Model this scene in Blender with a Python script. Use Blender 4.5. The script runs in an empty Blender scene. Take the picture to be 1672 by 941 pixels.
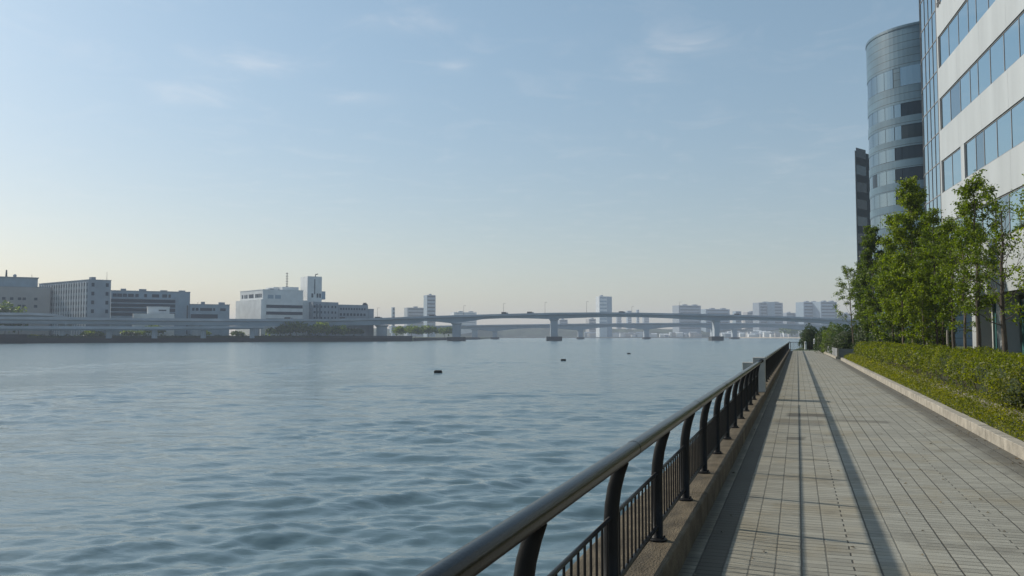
import bpy, math, random
import numpy as np
from mathutils import Vector, Matrix

random.seed(7)
RNG = np.random.default_rng(11)
SC = bpy.context.scene
COL = SC.collection
R = math.radians

# ------------------------------------------------------------------ camera geometry
# world: the promenade runs along +Y, X to the right of it, z = 0 on its paving
W0, H0 = 1672.0, 941.0
F = 1393.3                       # focal length in photograph pixels (30 mm)
HZ = 549.5                       # horizon row
EYE = 1.62
TH = math.atan((HZ - H0 / 2) / F)
AL = math.atan((1302 - W0 / 2) / F * math.cos(TH))
EYEP = np.array([0.0, 0.0, EYE])
CAMROT = Matrix.Rotation(AL, 3, 'Z') @ Matrix.Rotation(math.pi / 2 + TH, 3, 'X')
CR = np.array([list(r) for r in CAMROT])
FWD = np.array([-math.sin(AL), math.cos(AL), 0.0])
RGT = np.array([math.cos(AL), math.sin(AL), 0.0])


def ray(px, py):
    d = np.array([(px - W0 / 2) / F, -(py - H0 / 2) / F, -1.0])
    return CR @ d


def at(px, py, c):
    """world point seen at photograph pixel (px, py) at forward distance c"""
    d = ray(px, py)
    return EYEP + d * (c / d.dot(FWD))


def gp(px, py, z):
    d = ray(px, py)
    return EYEP + d * ((z - EYE) / d[2])


def xy(px, c):
    p = at(px, HZ, c)
    return np.array([p[0], p[1]])


def hz(py, c, px=836):
    return float(at(px, py, c)[2])


# ------------------------------------------------------------------ materials
def nt(m):
    m.use_nodes = True
    t = m.node_tree
    return t, t.nodes, t.links, t.nodes['Principled BSDF']


def mat(name, col, rough=0.6, metal=0.0, var=0.0, scale=3.0, bump=0.0, bscale=20.0, ior=1.5, stretch=None, col2=None):
    m = bpy.data.materials.new(name)
    t, N, L, P = nt(m)
    P.inputs['Base Color'].default_value = (*col, 1)
    P.inputs['Roughness'].default_value = rough
    P.inputs['Metallic'].default_value = metal
    P.inputs['IOR'].default_value = ior
    tc = N.new('ShaderNodeTexCoord')
    src = tc.outputs['Object']
    if stretch:
        mp = N.new('ShaderNodeMapping'); mp.inputs['Scale'].default_value = stretch
        L.new(src, mp.inputs['Vector']); src = mp.outputs['Vector']
    if var > 0 or col2:
        n = N.new('ShaderNodeTexNoise'); n.inputs['Scale'].default_value = scale; n.inputs['Detail'].default_value = 6
        L.new(src, n.inputs['Vector'])
        r = N.new('ShaderNodeValToRGB')
        a = [max(0, c * (1 - var)) for c in col]
        b = list(col2) if col2 else [min(1, c * (1 + var)) for c in col]
        r.color_ramp.elements[0].position = 0.33; r.color_ramp.elements[1].position = 0.67
        r.color_ramp.elements[0].color = (*a, 1); r.color_ramp.elements[1].color = (*b, 1)
        L.new(n.outputs['Fac'], r.inputs['Fac']); L.new(r.outputs['Color'], P.inputs['Base Color'])
    if bump > 0:
        n2 = N.new('ShaderNodeTexNoise'); n2.inputs['Scale'].default_value = bscale; n2.inputs['Detail'].default_value = 5
        L.new(src, n2.inputs['Vector'])
        bp = N.new('ShaderNodeBump'); bp.inputs['Strength'].default_value = bump; bp.inputs['Distance'].default_value = 0.02
        L.new(n2.outputs['Fac'], bp.inputs['Height']); L.new(bp.outputs['Normal'], P.inputs['Normal'])
    return m


def leaf_mat(name, dark, light, trans=0.5, rough=0.5, patch=0.0):
    m = bpy.data.materials.new(name)
    t, N, L, P = nt(m)
    g = N.new('ShaderNodeNewGeometry')
    r = N.new('ShaderNodeValToRGB')
    r.color_ramp.elements[0].color = (*dark, 1); r.color_ramp.elements[1].color = (*light, 1)
    L.new(g.outputs['Random Per Island'], r.inputs['Fac'])
    P.inputs['Roughness'].default_value = rough
    out = r.outputs['Color']
    if patch:                       # older and younger growth in irregular patches
        tcp = N.new('ShaderNodeTexCoord'); npn = N.new('ShaderNodeTexNoise'); npn.inputs['Scale'].default_value = 1.7; npn.inputs['Detail'].default_value = 4
        L.new(tcp.outputs['Object'], npn.inputs['Vector'])
        rp = N.new('ShaderNodeValToRGB'); rp.color_ramp.elements[0].position = .38; rp.color_ramp.elements[1].position = .64
        rp.color_ramp.elements[0].color = (1 - patch, 1 - patch * .85, 1 - patch * .3, 1); rp.color_ramp.elements[1].color = (1.05, 1.0, 1.0, 1)
        L.new(npn.outputs['Fac'], rp.inputs['Fac'])
        ml = N.new('ShaderNodeMixRGB'); ml.blend_type = 'MULTIPLY'; ml.inputs['Fac'].default_value = 1
        L.new(out, ml.inputs['Color1']); L.new(rp.outputs['Color'], ml.inputs['Color2']); out = ml.outputs['Color']
    L.new(out, P.inputs['Base Color'])
    tr = N.new('ShaderNodeBsdfTranslucent')
    hs = N.new('ShaderNodeHueSaturation'); hs.inputs['Value'].default_value = 1.5; hs.inputs['Saturation'].default_value = 1.1
    L.new(out, hs.inputs['Color']); L.new(hs.outputs['Color'], tr.inputs['Color'])
    mx = N.new('ShaderNodeMixShader'); mx.inputs['Fac'].default_value = trans
    L.new(P.outputs['BSDF'], mx.inputs[1]); L.new(tr.outputs['BSDF'], mx.inputs[2])
    L.new(mx.outputs['Shader'], N['Material Output'].inputs['Surface'])
    return m


M = {}
M['kerb_stone'] = mat('kerb_stone', (.33, .30, .25), .85, var=.25, scale=4, bump=.4, bscale=60)
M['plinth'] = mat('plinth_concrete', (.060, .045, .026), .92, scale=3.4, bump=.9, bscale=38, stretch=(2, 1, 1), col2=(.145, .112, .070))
M['pillar'] = mat('pillar_concrete', (.36, .36, .34), .85, var=.15, scale=3, bump=.3, bscale=50)
M['rail'] = mat('rail_bronze', (.004, .004, .004), .24, ior=1.33, var=.3, scale=9, bump=.06, bscale=80)
M['iron'] = mat('iron_black', (.006, .006, .0065), .5, ior=1.33, var=.3, scale=10, bump=.08, bscale=120)
M['soil'] = mat('soil', (.06, .05, .025), .95, var=.4, scale=5, bump=.6, bscale=12, col2=(.07, .09, .02))
M['lawn'] = mat('lawn', (.06, .08, .025), .95, var=.4, scale=2)
M['wallstone'] = mat('low_wall_stone', (.19, .175, .14), .9, var=.3, scale=6, bump=.5, bscale=30)
M['bark'] = mat('bark', (.13, .10, .07), .9, var=.45, scale=14, bump=.7, bscale=40, stretch=(1, 1, .3))
M['bark_dark'] = mat('bark_dark', (.075, .06, .045), .9, var=.45, scale=14, bump=.7, bscale=40, stretch=(1, 1, .3))
M['leaf_a'] = leaf_mat('leaf_fresh', (.075, .122, .008), (.24, .30, .020))
M['leaf_b'] = leaf_mat('leaf_mid', (.055, .095, .009), (.18, .235, .020))
M['leaf_c'] = leaf_mat('leaf_deep', (.042, .076, .010), (.14, .19, .022))
M['leaf_hedge'] = leaf_mat('leaf_hedge', (.075, .105, .007), (.26, .285, .02), patch=.42)
M['leaf_cover'] = leaf_mat('leaf_cover', (.088, .115, .008), (.32, .32, .022), patch=.30)
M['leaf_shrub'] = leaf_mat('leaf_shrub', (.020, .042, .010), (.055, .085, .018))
M['leaf_bronze'] = leaf_mat('leaf_bronze', (.05, .075, .010), (.17, .17, .022))
M['litter'] = leaf_mat('leaf_litter', (.05, .035, .02), (.30, .23, .13), .1)
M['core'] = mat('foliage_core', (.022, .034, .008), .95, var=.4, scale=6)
M['white_panel'] = mat('white_panel', (.405, .43, .445), .55, var=.07, scale=.9, stretch=(1, 1, .18), bump=.05, bscale=10)
M['soffit'] = mat('soffit', (.42, .42, .41), .7, var=.08, scale=1)
M['glass'] = mat('blue_glass', (.52, .645, .68), .03, metal=1.0)
M['glass_pale'] = mat('pale_glass', (.30, .38, .42), .10, metal=1.0)
M['tower_glass'] = mat('tower_glass', (.22, .285, .32), .12, metal=1.0)
M['tower_night'] = mat('deep_blue_glass', (.035, .075, .10), .2, ior=1.5)
M['glass_dark'] = mat('dark_glass', (.006, .018, .032), .12, ior=1.4)
M['glass_green'] = mat('green_glass', (.06, .16, .16), .08, ior=1.6)
M['mullion'] = mat('mullion_metal', (.27, .26, .26), .5, metal=.3, var=.1)
M['tower_panel'] = mat('tower_panel', (.088, .150, .198), .33, metal=.1, var=.14, scale=.3)
M['tower_dark'] = mat('tower_dark', (.012, .030, .046), .5, ior=1.3, var=.15, scale=.3)
M['dark_recess'] = mat('dark_recess', (.07, .07, .072), .85, var=.1)
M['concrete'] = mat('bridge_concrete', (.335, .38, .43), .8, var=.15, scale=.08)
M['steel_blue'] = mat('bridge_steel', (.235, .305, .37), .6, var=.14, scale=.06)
M['footing'] = mat('pier_footing', (.045, .05, .055), .9, var=.3, scale=.3)
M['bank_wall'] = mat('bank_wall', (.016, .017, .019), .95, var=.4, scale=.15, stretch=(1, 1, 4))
M['bank_land'] = mat('bank_land', (.11, .12, .06), .95, var=.4, scale=.05)
M['far_white'] = mat('far_white_wall', (.62, .64, .65), .7, var=.09, scale=.2)
M['far_cream'] = mat('far_cream_wall', (.35, .34, .33), .7, var=.08, scale=.2)
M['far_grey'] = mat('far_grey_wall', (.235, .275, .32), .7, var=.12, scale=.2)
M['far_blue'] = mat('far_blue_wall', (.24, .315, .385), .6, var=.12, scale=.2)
M['far_roof'] = mat('far_roof', (.14, .155, .17), .8, var=.1, scale=.2)
M['far_win'] = mat('far_window', (.016, .034, .058), .45, ior=1.3)
M['dark_metal'] = mat('dark_metal', (.05, .05, .055), .6)
M['beach'] = mat('beach_sand', (.42, .36, .28), .95, var=.15, scale=.05)
M['float_black'] = mat('float_black', (.012, .012, .012), .6, var=.3, scale=8)
M['grey_fence'] = mat('grey_fence_panel', (.20, .21, .22), .7, var=.1)
M['hill'] = mat('hill_trees', (.045, .06, .035), .95, var=.5, scale=.03)


def add_joints(m, pitch, width, dark):
    '''dark horizontal panel joints every pitch metres of height'''
    t = m.node_tree; N = t.nodes; L = t.links; P = N['Principled BSDF']
    src = P.inputs['Base Color'].links[0].from_socket
    tc = N.new('ShaderNodeTexCoord'); sp = N.new('ShaderNodeSeparateXYZ'); L.new(tc.outputs['Object'], sp.inputs[0])
    d = N.new('ShaderNodeMath'); d.operation = 'DIVIDE'; L.new(sp.outputs[2], d.inputs[0]); d.inputs[1].default_value = pitch
    f = N.new('ShaderNodeMath'); f.operation = 'FRACT'; L.new(d.outputs[0], f.inputs[0])
    c = N.new('ShaderNodeMath'); c.operation = 'LESS_THAN'; L.new(f.outputs[0], c.inputs[0]); c.inputs[1].default_value = width / pitch
    mx = N.new('ShaderNodeMixRGB'); L.new(c.outputs[0], mx.inputs['Fac']); L.new(src, mx.inputs['Color1']); mx.inputs['Color2'].default_value = (*dark, 1)
    L.new(mx.outputs[0], P.inputs['Base Color'])


add_joints(M['tower_panel'], 1.28, .09, (.025, .045, .06))


# ------------------------------------------------------------------ mesh builder
class MB:
    def __init__(s):
        s.v = []; s.f = []

    def add(s, vs, fs):
        o = len(s.v)
        s.v.extend([tuple(map(float, p)) for p in vs])
        s.f.extend([tuple(i + o for i in f) for f in fs])

    def box(s, x0, x1, y0, y1, z0, z1):
        s.prism([(x0, y0), (x1, y0), (x1, y1), (x0, y1)], z0, z1)

    def prism(s, pts, z0, z1):
        n = len(pts)
        a = sum(pts[i][0] * pts[(i + 1) % n][1] - pts[(i + 1) % n][0] * pts[i][1] for i in range(n))
        if a < 0:
            pts = pts[::-1]
        z0s = z0 if hasattr(z0, '__len__') else [z0] * n
        z1s = z1 if hasattr(z1, '__len__') else [z1] * n
        vs = [(p[0], p[1], z) for p, z in zip(pts, z0s)] + [(p[0], p[1], z) for p, z in zip(pts, z1s)]
        fs = [tuple(range(n))[::-1], tuple(range(n, 2 * n))]
        fs += [(i, (i + 1) % n, n + (i + 1) % n, n + i) for i in range(n)]
        s.add(vs, fs)

    def obox(s, o, a, b, c):
        """box from corner o with edge vectors a, b, c"""
        o, a, b, c = (np.array(q, float) for q in (o, a, b, c))
        vs = [o, o + a, o + a + b, o + b, o + c, o + a + c, o + a + b + c, o + b + c]
        fs = [(3, 2, 1, 0), (4, 5, 6, 7), (0, 1, 5, 4), (1, 2, 6, 5), (2, 3, 7, 6), (3, 0, 4, 7)]
        if np.dot(np.cross(a, b), c) < 0:
            fs = [f[::-1] for f in fs]
        s.add(vs, fs)

    def tube(s, path, rad, n=8, caps=True, sx=1.0, sy=1.0):
        path = [Vector(p) for p in path]
        rads = rad if hasattr(rad, '__len__') else [rad] * len(path)
        rings = []
        up = None
        for i, p in enumerate(path):
            d = (path[min(i + 1, len(path) - 1)] - path[max(i - 1, 0)]).normalized()
            if up is None:
                up = Vector((0, 1, 0)) if abs(d.z) > .8 else Vector((0, 0, 1))
            u = (up - d * up.dot(d)).normalized(); w = d.cross(u)
            up = u
            rings.append([p + (u * math.cos(2 * math.pi * k / n) * sy + w * math.sin(2 * math.pi * k / n) * sx) * rads[i] for k in range(n)])
        vs = [q for r in rings for q in r]
        fs = []
        for i in range(len(path) - 1):
            for k in range(n):
                k2 = (k + 1) % n
                fs.append((i * n + k, (i + 1) * n + k, (i + 1) * n + k2, i * n + k2)[::-1])
        if caps:
            fs.append(tuple(range(n))[::-1][::-1]); fs.append(tuple((len(path) - 1) * n + k for k in range(n))[::-1])
        s.add(vs, fs)

    def lathe(s, prof, o=(0, 0), n=16):
        vs = []; fs = []
        for r, z in prof:
            for k in range(n):
                a = 2 * math.pi * k / n
                vs.append((o[0] + r * math.cos(a), o[1] + r * math.sin(a), z))
        for i in range(len(prof) - 1):
            for k in range(n):
                k2 = (k + 1) % n
                fs.append((i * n + k, i * n + k2, (i + 1) * n + k2, (i + 1) * n + k))
        fs.append(tuple(range(n))[::-1]); fs.append(tuple((len(prof) - 1) * n + k for k in range(n)))
        s.add(vs, fs)

    def build(s, name, m, parent=None, smooth=False, bevel=0.0):
        me = bpy.data.meshes.new(name)
        v = s.v
        if parent is not None:
            l = parent['_o']
            v = [(a - l[0], b - l[1], c - l[2]) for a, b, c in v]
        me.from_pydata(v, [], s.f)
        me.materials.append(m)
        if smooth:
            for p in me.polygons: p.use_smooth = True
        me.validate()
        me.update()
        o = bpy.data.objects.new(name, me)
        COL.objects.link(o)
        if parent is not None:
            o.parent = parent; o['_o'] = parent['_o']
        else:
            o['_o'] = (0., 0., 0.)
        if bevel:
            b = o.modifiers.new('bevel', 'BEVEL'); b.width = bevel; b.segments = 2; b.limit_method = 'ANGLE'
        return o


def tag(o, label=None, cat=None, group=None, kind=None):
    if label: o['label'] = label
    if cat: o['category'] = cat
    if group: o['group'] = group
    if kind: o['kind'] = kind
    return o


def thing(name, loc, label, cat, group=None):
    o = bpy.data.objects.new(name, None)
    COL.objects.link(o)
    o.location = [float(q) for q in loc]
    o['_o'] = tuple(float(q) for q in loc)
    o.empty_display_size = .2
    return tag(o, label, cat, group)


def quads(name, V, m, parent=None):
    """fast mesh of separate quads; V is (N*4, 3)"""
    V = np.asarray(V, dtype=np.float32)
    if parent is not None:
        V = V - np.array(parent['_o'], dtype=np.float32)
    n = len(V) // 4
    me = bpy.data.meshes.new(name)
    me.vertices.add(n * 4); me.loops.add(n * 4); me.polygons.add(n)
    me.vertices.foreach_set('co', V.ravel())
    me.loops.foreach_set('vertex_index', np.arange(n * 4, dtype=np.int32))
    me.polygons.foreach_set('loop_start', np.arange(0, n * 4, 4, dtype=np.int32))
    try:
        me.polygons.foreach_set('loop_total', np.full(n, 4, dtype=np.int32))
    except Exception:
        pass
    me.update(calc_edges=True)
    me.materials.append(m)
    o = bpy.data.objects.new(name, me)
    COL.objects.link(o)
    if parent is not None:
        o.parent = parent; o['_o'] = parent['_o']
    return o


def leaves(C, size, aspect=.5, up=0.3, out=None, outw=0.0):
    """leaf quads at centres C (N,3); random tilt, biased to face up / outward"""
    n = len(C)
    nr = RNG.normal(size=(n, 3)); nr[:, 2] += up * 2
    if out is not None:
        nr += out * outw
    nr /= np.linalg.norm(nr, axis=1)[:, None]
    t = RNG.normal(size=(n, 3))
    t -= nr * (t * nr).sum(1)[:, None]
    t /= np.linalg.norm(t, axis=1)[:, None]
    b = np.cross(nr, t)
    s = (size * RNG.uniform(.65, 1.25, n))[:, None]
    A = t * s * .5; B = b * s * aspect * .5
    bend = nr * s * .12
    V = np.stack([C - A - bend, C - B + bend, C + A - bend, C + B + bend], 1)
    return V.reshape(-1, 3)


# ------------------------------------------------------------------ sun, sky, camera
SUN_AZ = np.array([-1.02, .226]) / math.hypot(1.02, .226)     # towards the sun, seen in plan
SUN_EL = R(34)
sd = Vector((SUN_AZ[0] * math.cos(SUN_EL), SUN_AZ[1] * math.cos(SUN_EL), math.sin(SUN_EL)))
sun = bpy.data.lights.new('sun', 'SUN'); sun.energy = 3.7; sun.angle = R(1.0); sun.color = (1, .93, .80)
so = bpy.data.objects.new('sun', sun); COL.objects.link(so)
so.rotation_euler = (-sd).to_track_quat('-Z', 'Y').to_euler()
so.location = (-60, 20, 80)

w = bpy.data.worlds.new('World'); SC.world = w; w.use_nodes = True
T = w.node_tree; N = T.nodes; L = T.links
bg = N['Background']; bg.inputs['Strength'].default_value = .105
sky = N.new('ShaderNodeTexSky'); sky.sky_type = 'NISHITA'; sky.sun_disc = False
sky.sun_elevation = SUN_EL
sky.sun_rotation = math.atan2(SUN_AZ[0], SUN_AZ[1])
sky.air_density = 1.0; sky.dust_density = .7; sky.ozone_density = .8; sky.altitude = 0
# thin high cirrus: a layer seen along each direction where it meets a plane far overhead
tc = N.new('ShaderNodeTexCoord')


def vmath(op, *ins):
    n = N.new('ShaderNodeVectorMath'); n.operation = op
    for i, q in enumerate(ins):
        if isinstance(q, (tuple, list)): n.inputs[i].default_value = q
        elif isinstance(q, (int, float)): n.inputs['Scale'].default_value = q
        else: L.new(q, n.inputs[i])
    return n


def fmath(op, a, b=None, c=None, clamp=False):
    n = N.new('ShaderNodeMath'); n.operation = op; n.use_clamp = clamp
    for i, q in enumerate((a, b, c)):
        if q is None: continue
        if isinstance(q, (int, float)): n.inputs[i].default_value = q
        else: L.new(q, n.inputs[i])
    return n.outputs[0]


sep = N.new('ShaderNodeSeparateXYZ'); L.new(tc.outputs['Generated'], sep.inputs[0])
zc = fmath('MAXIMUM', sep.outputs[2], .03)
cx = fmath('DIVIDE', sep.outputs[0], zc); cy = fmath('DIVIDE', sep.outputs[1], zc)
cmb = N.new('ShaderNodeCombineXYZ'); L.new(cx, cmb.inputs[0]); L.new(cy, cmb.inputs[1])
rotm = N.new('ShaderNodeMapping'); rotm.inputs['Rotation'].default_value = (0, 0, -AL + R(8)); rotm.inputs['Scale'].default_value = (1.0, .9, 1)
L.new(cmb.outputs[0], rotm.inputs['Vector'])
cn = N.new('ShaderNodeTexNoise'); cn.inputs['Scale'].default_value = 3.2; cn.inputs['Detail'].default_value = 9; cn.inputs['Roughness'].default_value = .62
cn.inputs['Distortion'].default_value = .7
L.new(rotm.outputs[0], cn.inputs['Vector'])
total = None
# puffs: (px, py, half-width px, half-height px, strength)
PUFFS = [(305, 157, 55, 16, 1.0), (385, 103, 105, 20, .55), (685, 33, 45, 16, .75), (742, 104, 30, 16, .6), (585, 159, 60, 11, .75),
         (1050, 112, 46, 22, .4), (1130, 79, 60, 16, .45), (1070, 80, 110, 26, .35), (1350, 270, 90, 30, .35), (620, 40, 60, 14, .3), (470, 110, 60, 10, .3)]
for px, py, hw, hh, st in PUFFS:
    d = ray(px, py); d /= np.linalg.norm(d)
    ax = ray(px + 1, py + .06); ax /= np.linalg.norm(ax); ax = (ax - d); ax /= np.linalg.norm(ax)
    ay = np.cross(d, ax)
    df = vmath('SUBTRACT', tc.outputs['Generated'], tuple(float(q) for q in d))
    u = vmath('DOT_PRODUCT', df.outputs[0], tuple(float(q) for q in ax * F / hw)).outputs['Value']
    v = vmath('DOT_PRODUCT', df.outputs[0], tuple(float(q) for q in ay * F / hh)).outputs['Value']
    r2 = fmath('ADD', fmath('MULTIPLY', u, u), fmath('MULTIPLY', v, v))
    g = fmath('MULTIPLY', fmath('EXPONENT', fmath('MULTIPLY', r2, -1.1)), st)
    total = g if total is None else fmath('ADD', total, g)
nz = fmath('MULTIPLY', fmath('SUBTRACT', cn.outputs['Fac'], .36), 3.4, clamp=True)
veil = fmath('MULTIPLY', fmath('SUBTRACT', cn.outputs['Fac'], .52), .30, clamp=True)
cf = fmath('ADD', fmath('MULTIPLY', fmath('MULTIPLY', total, nz), .18), veil, clamp=True)
mix = N.new('ShaderNodeMixRGB'); mix.blend_type = 'MIX'
tint = N.new('ShaderNodeMixRGB'); tint.blend_type = 'MULTIPLY'; tint.inputs['Fac'].default_value = 1; tint.inputs['Color2'].default_value = (1.08, 1.125, 1.07, 1)
L.new(sky.outputs['Color'], tint.inputs['Color1'])
veilmix = N.new('ShaderNodeMixRGB'); veilmix.inputs['Fac'].default_value = .20; veilmix.inputs['Color2'].default_value = (3.4, 4.9, 5.5, 1)   # even thin high cloud
# smoggy lower air dulls and warms the sky towards the horizon, all round
low = N.new('ShaderNodeMapRange'); low.interpolation_type = 'SMOOTHSTEP'
low.inputs['From Min'].default_value = .40; low.inputs['From Max'].default_value = .0
sepz = N.new('ShaderNodeSeparateXYZ'); L.new(tc.outputs['Generated'], sepz.inputs[0]); L.new(sepz.outputs[2], low.inputs['Value'])
smog = N.new('ShaderNodeMixRGB'); smog.blend_type = 'MULTIPLY'; smog.inputs['Color2'].default_value = (.96, .805, .78, 1)
L.new(low.outputs['Result'], smog.inputs['Fac']); L.new(tint.outputs['Color'], smog.inputs['Color1'])
L.new(smog.outputs['Color'], veilmix.inputs['Color1'])
L.new(cf, mix.inputs['Fac']); L.new(veilmix.outputs['Color'], mix.inputs['Color1'])
mix.inputs['Color2'].default_value = (10.5, 9.6, 9.0, 1)
L.new(mix.outputs['Color'], bg.inputs['Color'])

cam = bpy.data.cameras.new('camera'); cam.lens = 30; cam.sensor_width = 36; cam.clip_start = .1; cam.clip_end = 12000
co = bpy.data.objects.new('camera', cam); COL.objects.link(co)
co.location = EYEP.tolist(); co.rotation_euler = CAMROT.to_euler()
SC.camera = co

vs_ = SC.view_settings
vs_.view_transform = 'Standard'; vs_.look = 'None'; vs_.gamma = 1; vs_.use_curve_mapping = False
vs_.exposure = 0.12
SC.render.engine = 'CYCLES'
cy_ = SC.cycles
cy_.use_denoising = True
try: cy_.denoiser = 'OPENIMAGEDENOISE'
except Exception: pass
cy_.max_bounces = 6; cy_.diffuse_bounces = 3; cy_.glossy_bounces = 4; cy_.transmission_bounces = 3; cy_.volume_bounces = 1
cy_.caustics_reflective = False; cy_.caustics_refractive = False
cy_.sample_clamp_indirect = 6

# ------------------------------------------------------------------ haze
HAZE = 2.6e-4
mh = bpy.data.materials.new('haze'); mh.use_nodes = True
hn = mh.node_tree.nodes; hl = mh.node_tree.links
hn.remove(hn['Principled BSDF'])
pv = hn.new('ShaderNodeVolumePrincipled')
pv.inputs['Color'].default_value = (.655, .715, .84, 1); pv.inputs['Density'].default_value = HAZE; pv.inputs['Anisotropy'].default_value = .1
hl.new(pv.outputs[0], hn['Material Output'].inputs['Volume'])
b = MB(); b.box(-3800, 3800, -400, 4200, -5.2, 112)
tag(b.build('haze', mh), kind='stuff')

# ------------------------------------------------------------------ water
WATER_Z = -2.0


def make_water():
    a0, a1 = R(-12), R(98)             # azimuth left of +Y
    na = 560
    rs = [4.0]
    while rs[-1] < 4050: rs.append(rs[-1] * 1.0062 if rs[-1] < 400 else rs[-1] * 1.02)
    rs = np.array(rs); nr = len(rs)
    th = np.linspace(a0, a1, na)
    RR, TT = np.meshgrid(rs, th, indexing='ij')
    X = -RR * np.sin(TT); Y = RR * np.cos(TT)
    Z = np.zeros_like(X)
    rng = np.random.default_rng(5)
    cell = RR * np.maximum(.0062, (a1 - a0) / na)
    # slow modulation of wave energy: calmer and rougher patches
    mod = np.ones_like(X)
    for lam in (70, 38, 22, 13):
        a = rng.uniform(0, 2 * math.pi, 2)
        mod += .22 * np.sin((X * math.cos(a[0]) + Y * math.sin(a[0])) * 2 * math.pi / lam + a[1])
    mod = np.clip(mod, .35, 1.8) ** 1.3
    un = np.zeros_like(X); tot = 0
    for i in range(190):
        lam = math.exp(rng.uniform(math.log(.3), math.log(4.2)))
        ang = AL + math.pi / 2 + R(12) + rng.normal() * R(30)
        kx, ky = math.cos(ang), math.sin(ang)
        k = 2 * math.pi / lam
        slope = .0112 * (.85 if lam > 2 else 1.15 if lam > .9 else 1.75)
        amp = slope / k
        ph = rng.uniform(0, 2 * math.pi)
        fil = np.exp(-(cell * k / 1.9) ** 2)
        un += 1 - fil; tot += 1
        s_ = np.sin((X * kx + Y * ky) * k + ph)
        Z += amp * mod * fil * (s_ + .36 * np.cos(2 * ((X * kx + Y * ky) * k + ph)))
    V = np.stack([X, Y, Z + WATER_Z], -1).reshape(-1, 3).astype(np.float32)
    idx = np.arange(nr * na).reshape(nr, na)
    q = np.stack([idx[:-1, :-1], idx[1:, :-1], idx[1:, 1:], idx[:-1, 1:]], -1).reshape(-1, 4)[:, ::-1]
    q = q[:, ::-1]
    me = bpy.data.meshes.new('water')
    n = len(q)
    me.vertices.add(len(V)); me.loops.add(n * 4); me.polygons.add(n)
    me.vertices.foreach_set('co', V.ravel())
    me.loops.foreach_set('vertex_index', q.astype(np.int32).ravel())
    me.polygons.foreach_set('loop_start', np.arange(0, n * 4, 4, dtype=np.int32))
    try: me.polygons.foreach_set('loop_total', np.full(n, 4, dtype=np.int32))
    except Exception: pass
    me.polygons.foreach_set('use_smooth', np.ones(n, dtype=bool))
    me.update(calc_edges=True)
    if me.polygons[0].normal.z < 0: me.flip_normals()
    at_ = me.attributes.new('fine_waves', 'FLOAT', 'POINT'); at_.data.foreach_set('value', (un / tot).astype(np.float32).ravel())
    m = bpy.data.materials.new('river_water')
    t, N, L, P = nt(m)
    P.inputs['Base Color'].default_value = (.090, .145, .165, 1); P.inputs['Roughness'].default_value = .055; P.inputs['IOR'].default_value = 1.46
    tc = N.new('ShaderNodeTexCoord')
    mp = N.new('ShaderNodeMapping'); mp.inputs['Rotation'].default_value = (0, 0, -AL); mp.inputs['Scale'].default_value = (.55, 1.2, 1)
    L.new(tc.outputs['Object'], mp.inputs['Vector'])
    n1 = N.new('ShaderNodeTexNoise'); n1.inputs['Scale'].default_value = 3.2; n1.inputs['Detail'].default_value = 6; n1.inputs['Roughness'].default_value = .62
    n2 = N.new('ShaderNodeTexNoise'); n2.inputs['Scale'].default_value = .45; n2.inputs['Detail'].default_value = 4
    L.new(mp.outputs[0], n1.inputs['Vector']); L.new(mp.outputs[0], n2.inputs['Vector'])
    b1 = N.new('ShaderNodeBump'); b1.inputs['Strength'].default_value = .55; b1.inputs['Distance'].default_value = .034
    b2 = N.new('ShaderNodeBump'); b2.inputs['Strength'].default_value = .35; b2.inputs['Distance'].default_value = .12
    L.new(n1.outputs['Fac'], b1.inputs['Height']); L.new(n2.outputs['Fac'], b2.inputs['Height'])
    n3 = N.new('ShaderNodeTexNoise'); n3.inputs['Scale'].default_value = .75; n3.inputs['Detail'].default_value = 6; n3.inputs['Roughness'].default_value = .6
    L.new(mp.outputs[0], n3.inputs['Vector'])
    fa = N.new('ShaderNodeAttribute'); fa.attribute_name = 'fine_waves'
    rr = N.new('ShaderNodeMath'); rr.operation = 'MULTIPLY_ADD'; L.new(fa.outputs['Fac'], rr.inputs[0]); rr.inputs[1].default_value = .13; rr.inputs[2].default_value = .035; L.new(rr.outputs[0], P.inputs['Roughness'])
    hm = N.new('ShaderNodeMath'); hm.operation = 'MULTIPLY'; L.new(n3.outputs['Fac'], hm.inputs[0]); L.new(fa.outputs['Fac'], hm.inputs[1])
    b3 = N.new('ShaderNodeBump'); b3.inputs['Strength'].default_value = 1.0; b3.inputs['Distance'].default_value = .24
    L.new(hm.outputs[0], b3.inputs['Height']); L.new(b3.outputs['Normal'], b2.inputs['Normal'])
    L.new(b2.outputs['Normal'], b1.inputs['Normal']); L.new(b1.outputs['Normal'], P.inputs['Normal'])
    me.materials.append(m)
    o = bpy.data.objects.new('water', me); COL.objects.link(o)
    tag(o, kind='structure')


make_water()

# ------------------------------------------------------------------ near land, paving, kerbs
KL, KR = -.80, 2.78         # faces of the left plinth and the right kerb
KH = .20                     # plinth height
YE = 103.0                   # end of the paved walk
b = MB(); b.prism([(KL + .01, -25), (260, -25), (260, 420), (30, 420), (2.0, 180), (-.6, YE + 1), (KL + .01, YE)], -4.5, -.02)
tag(b.build('ground', M['lawn']), kind='structure')


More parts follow.
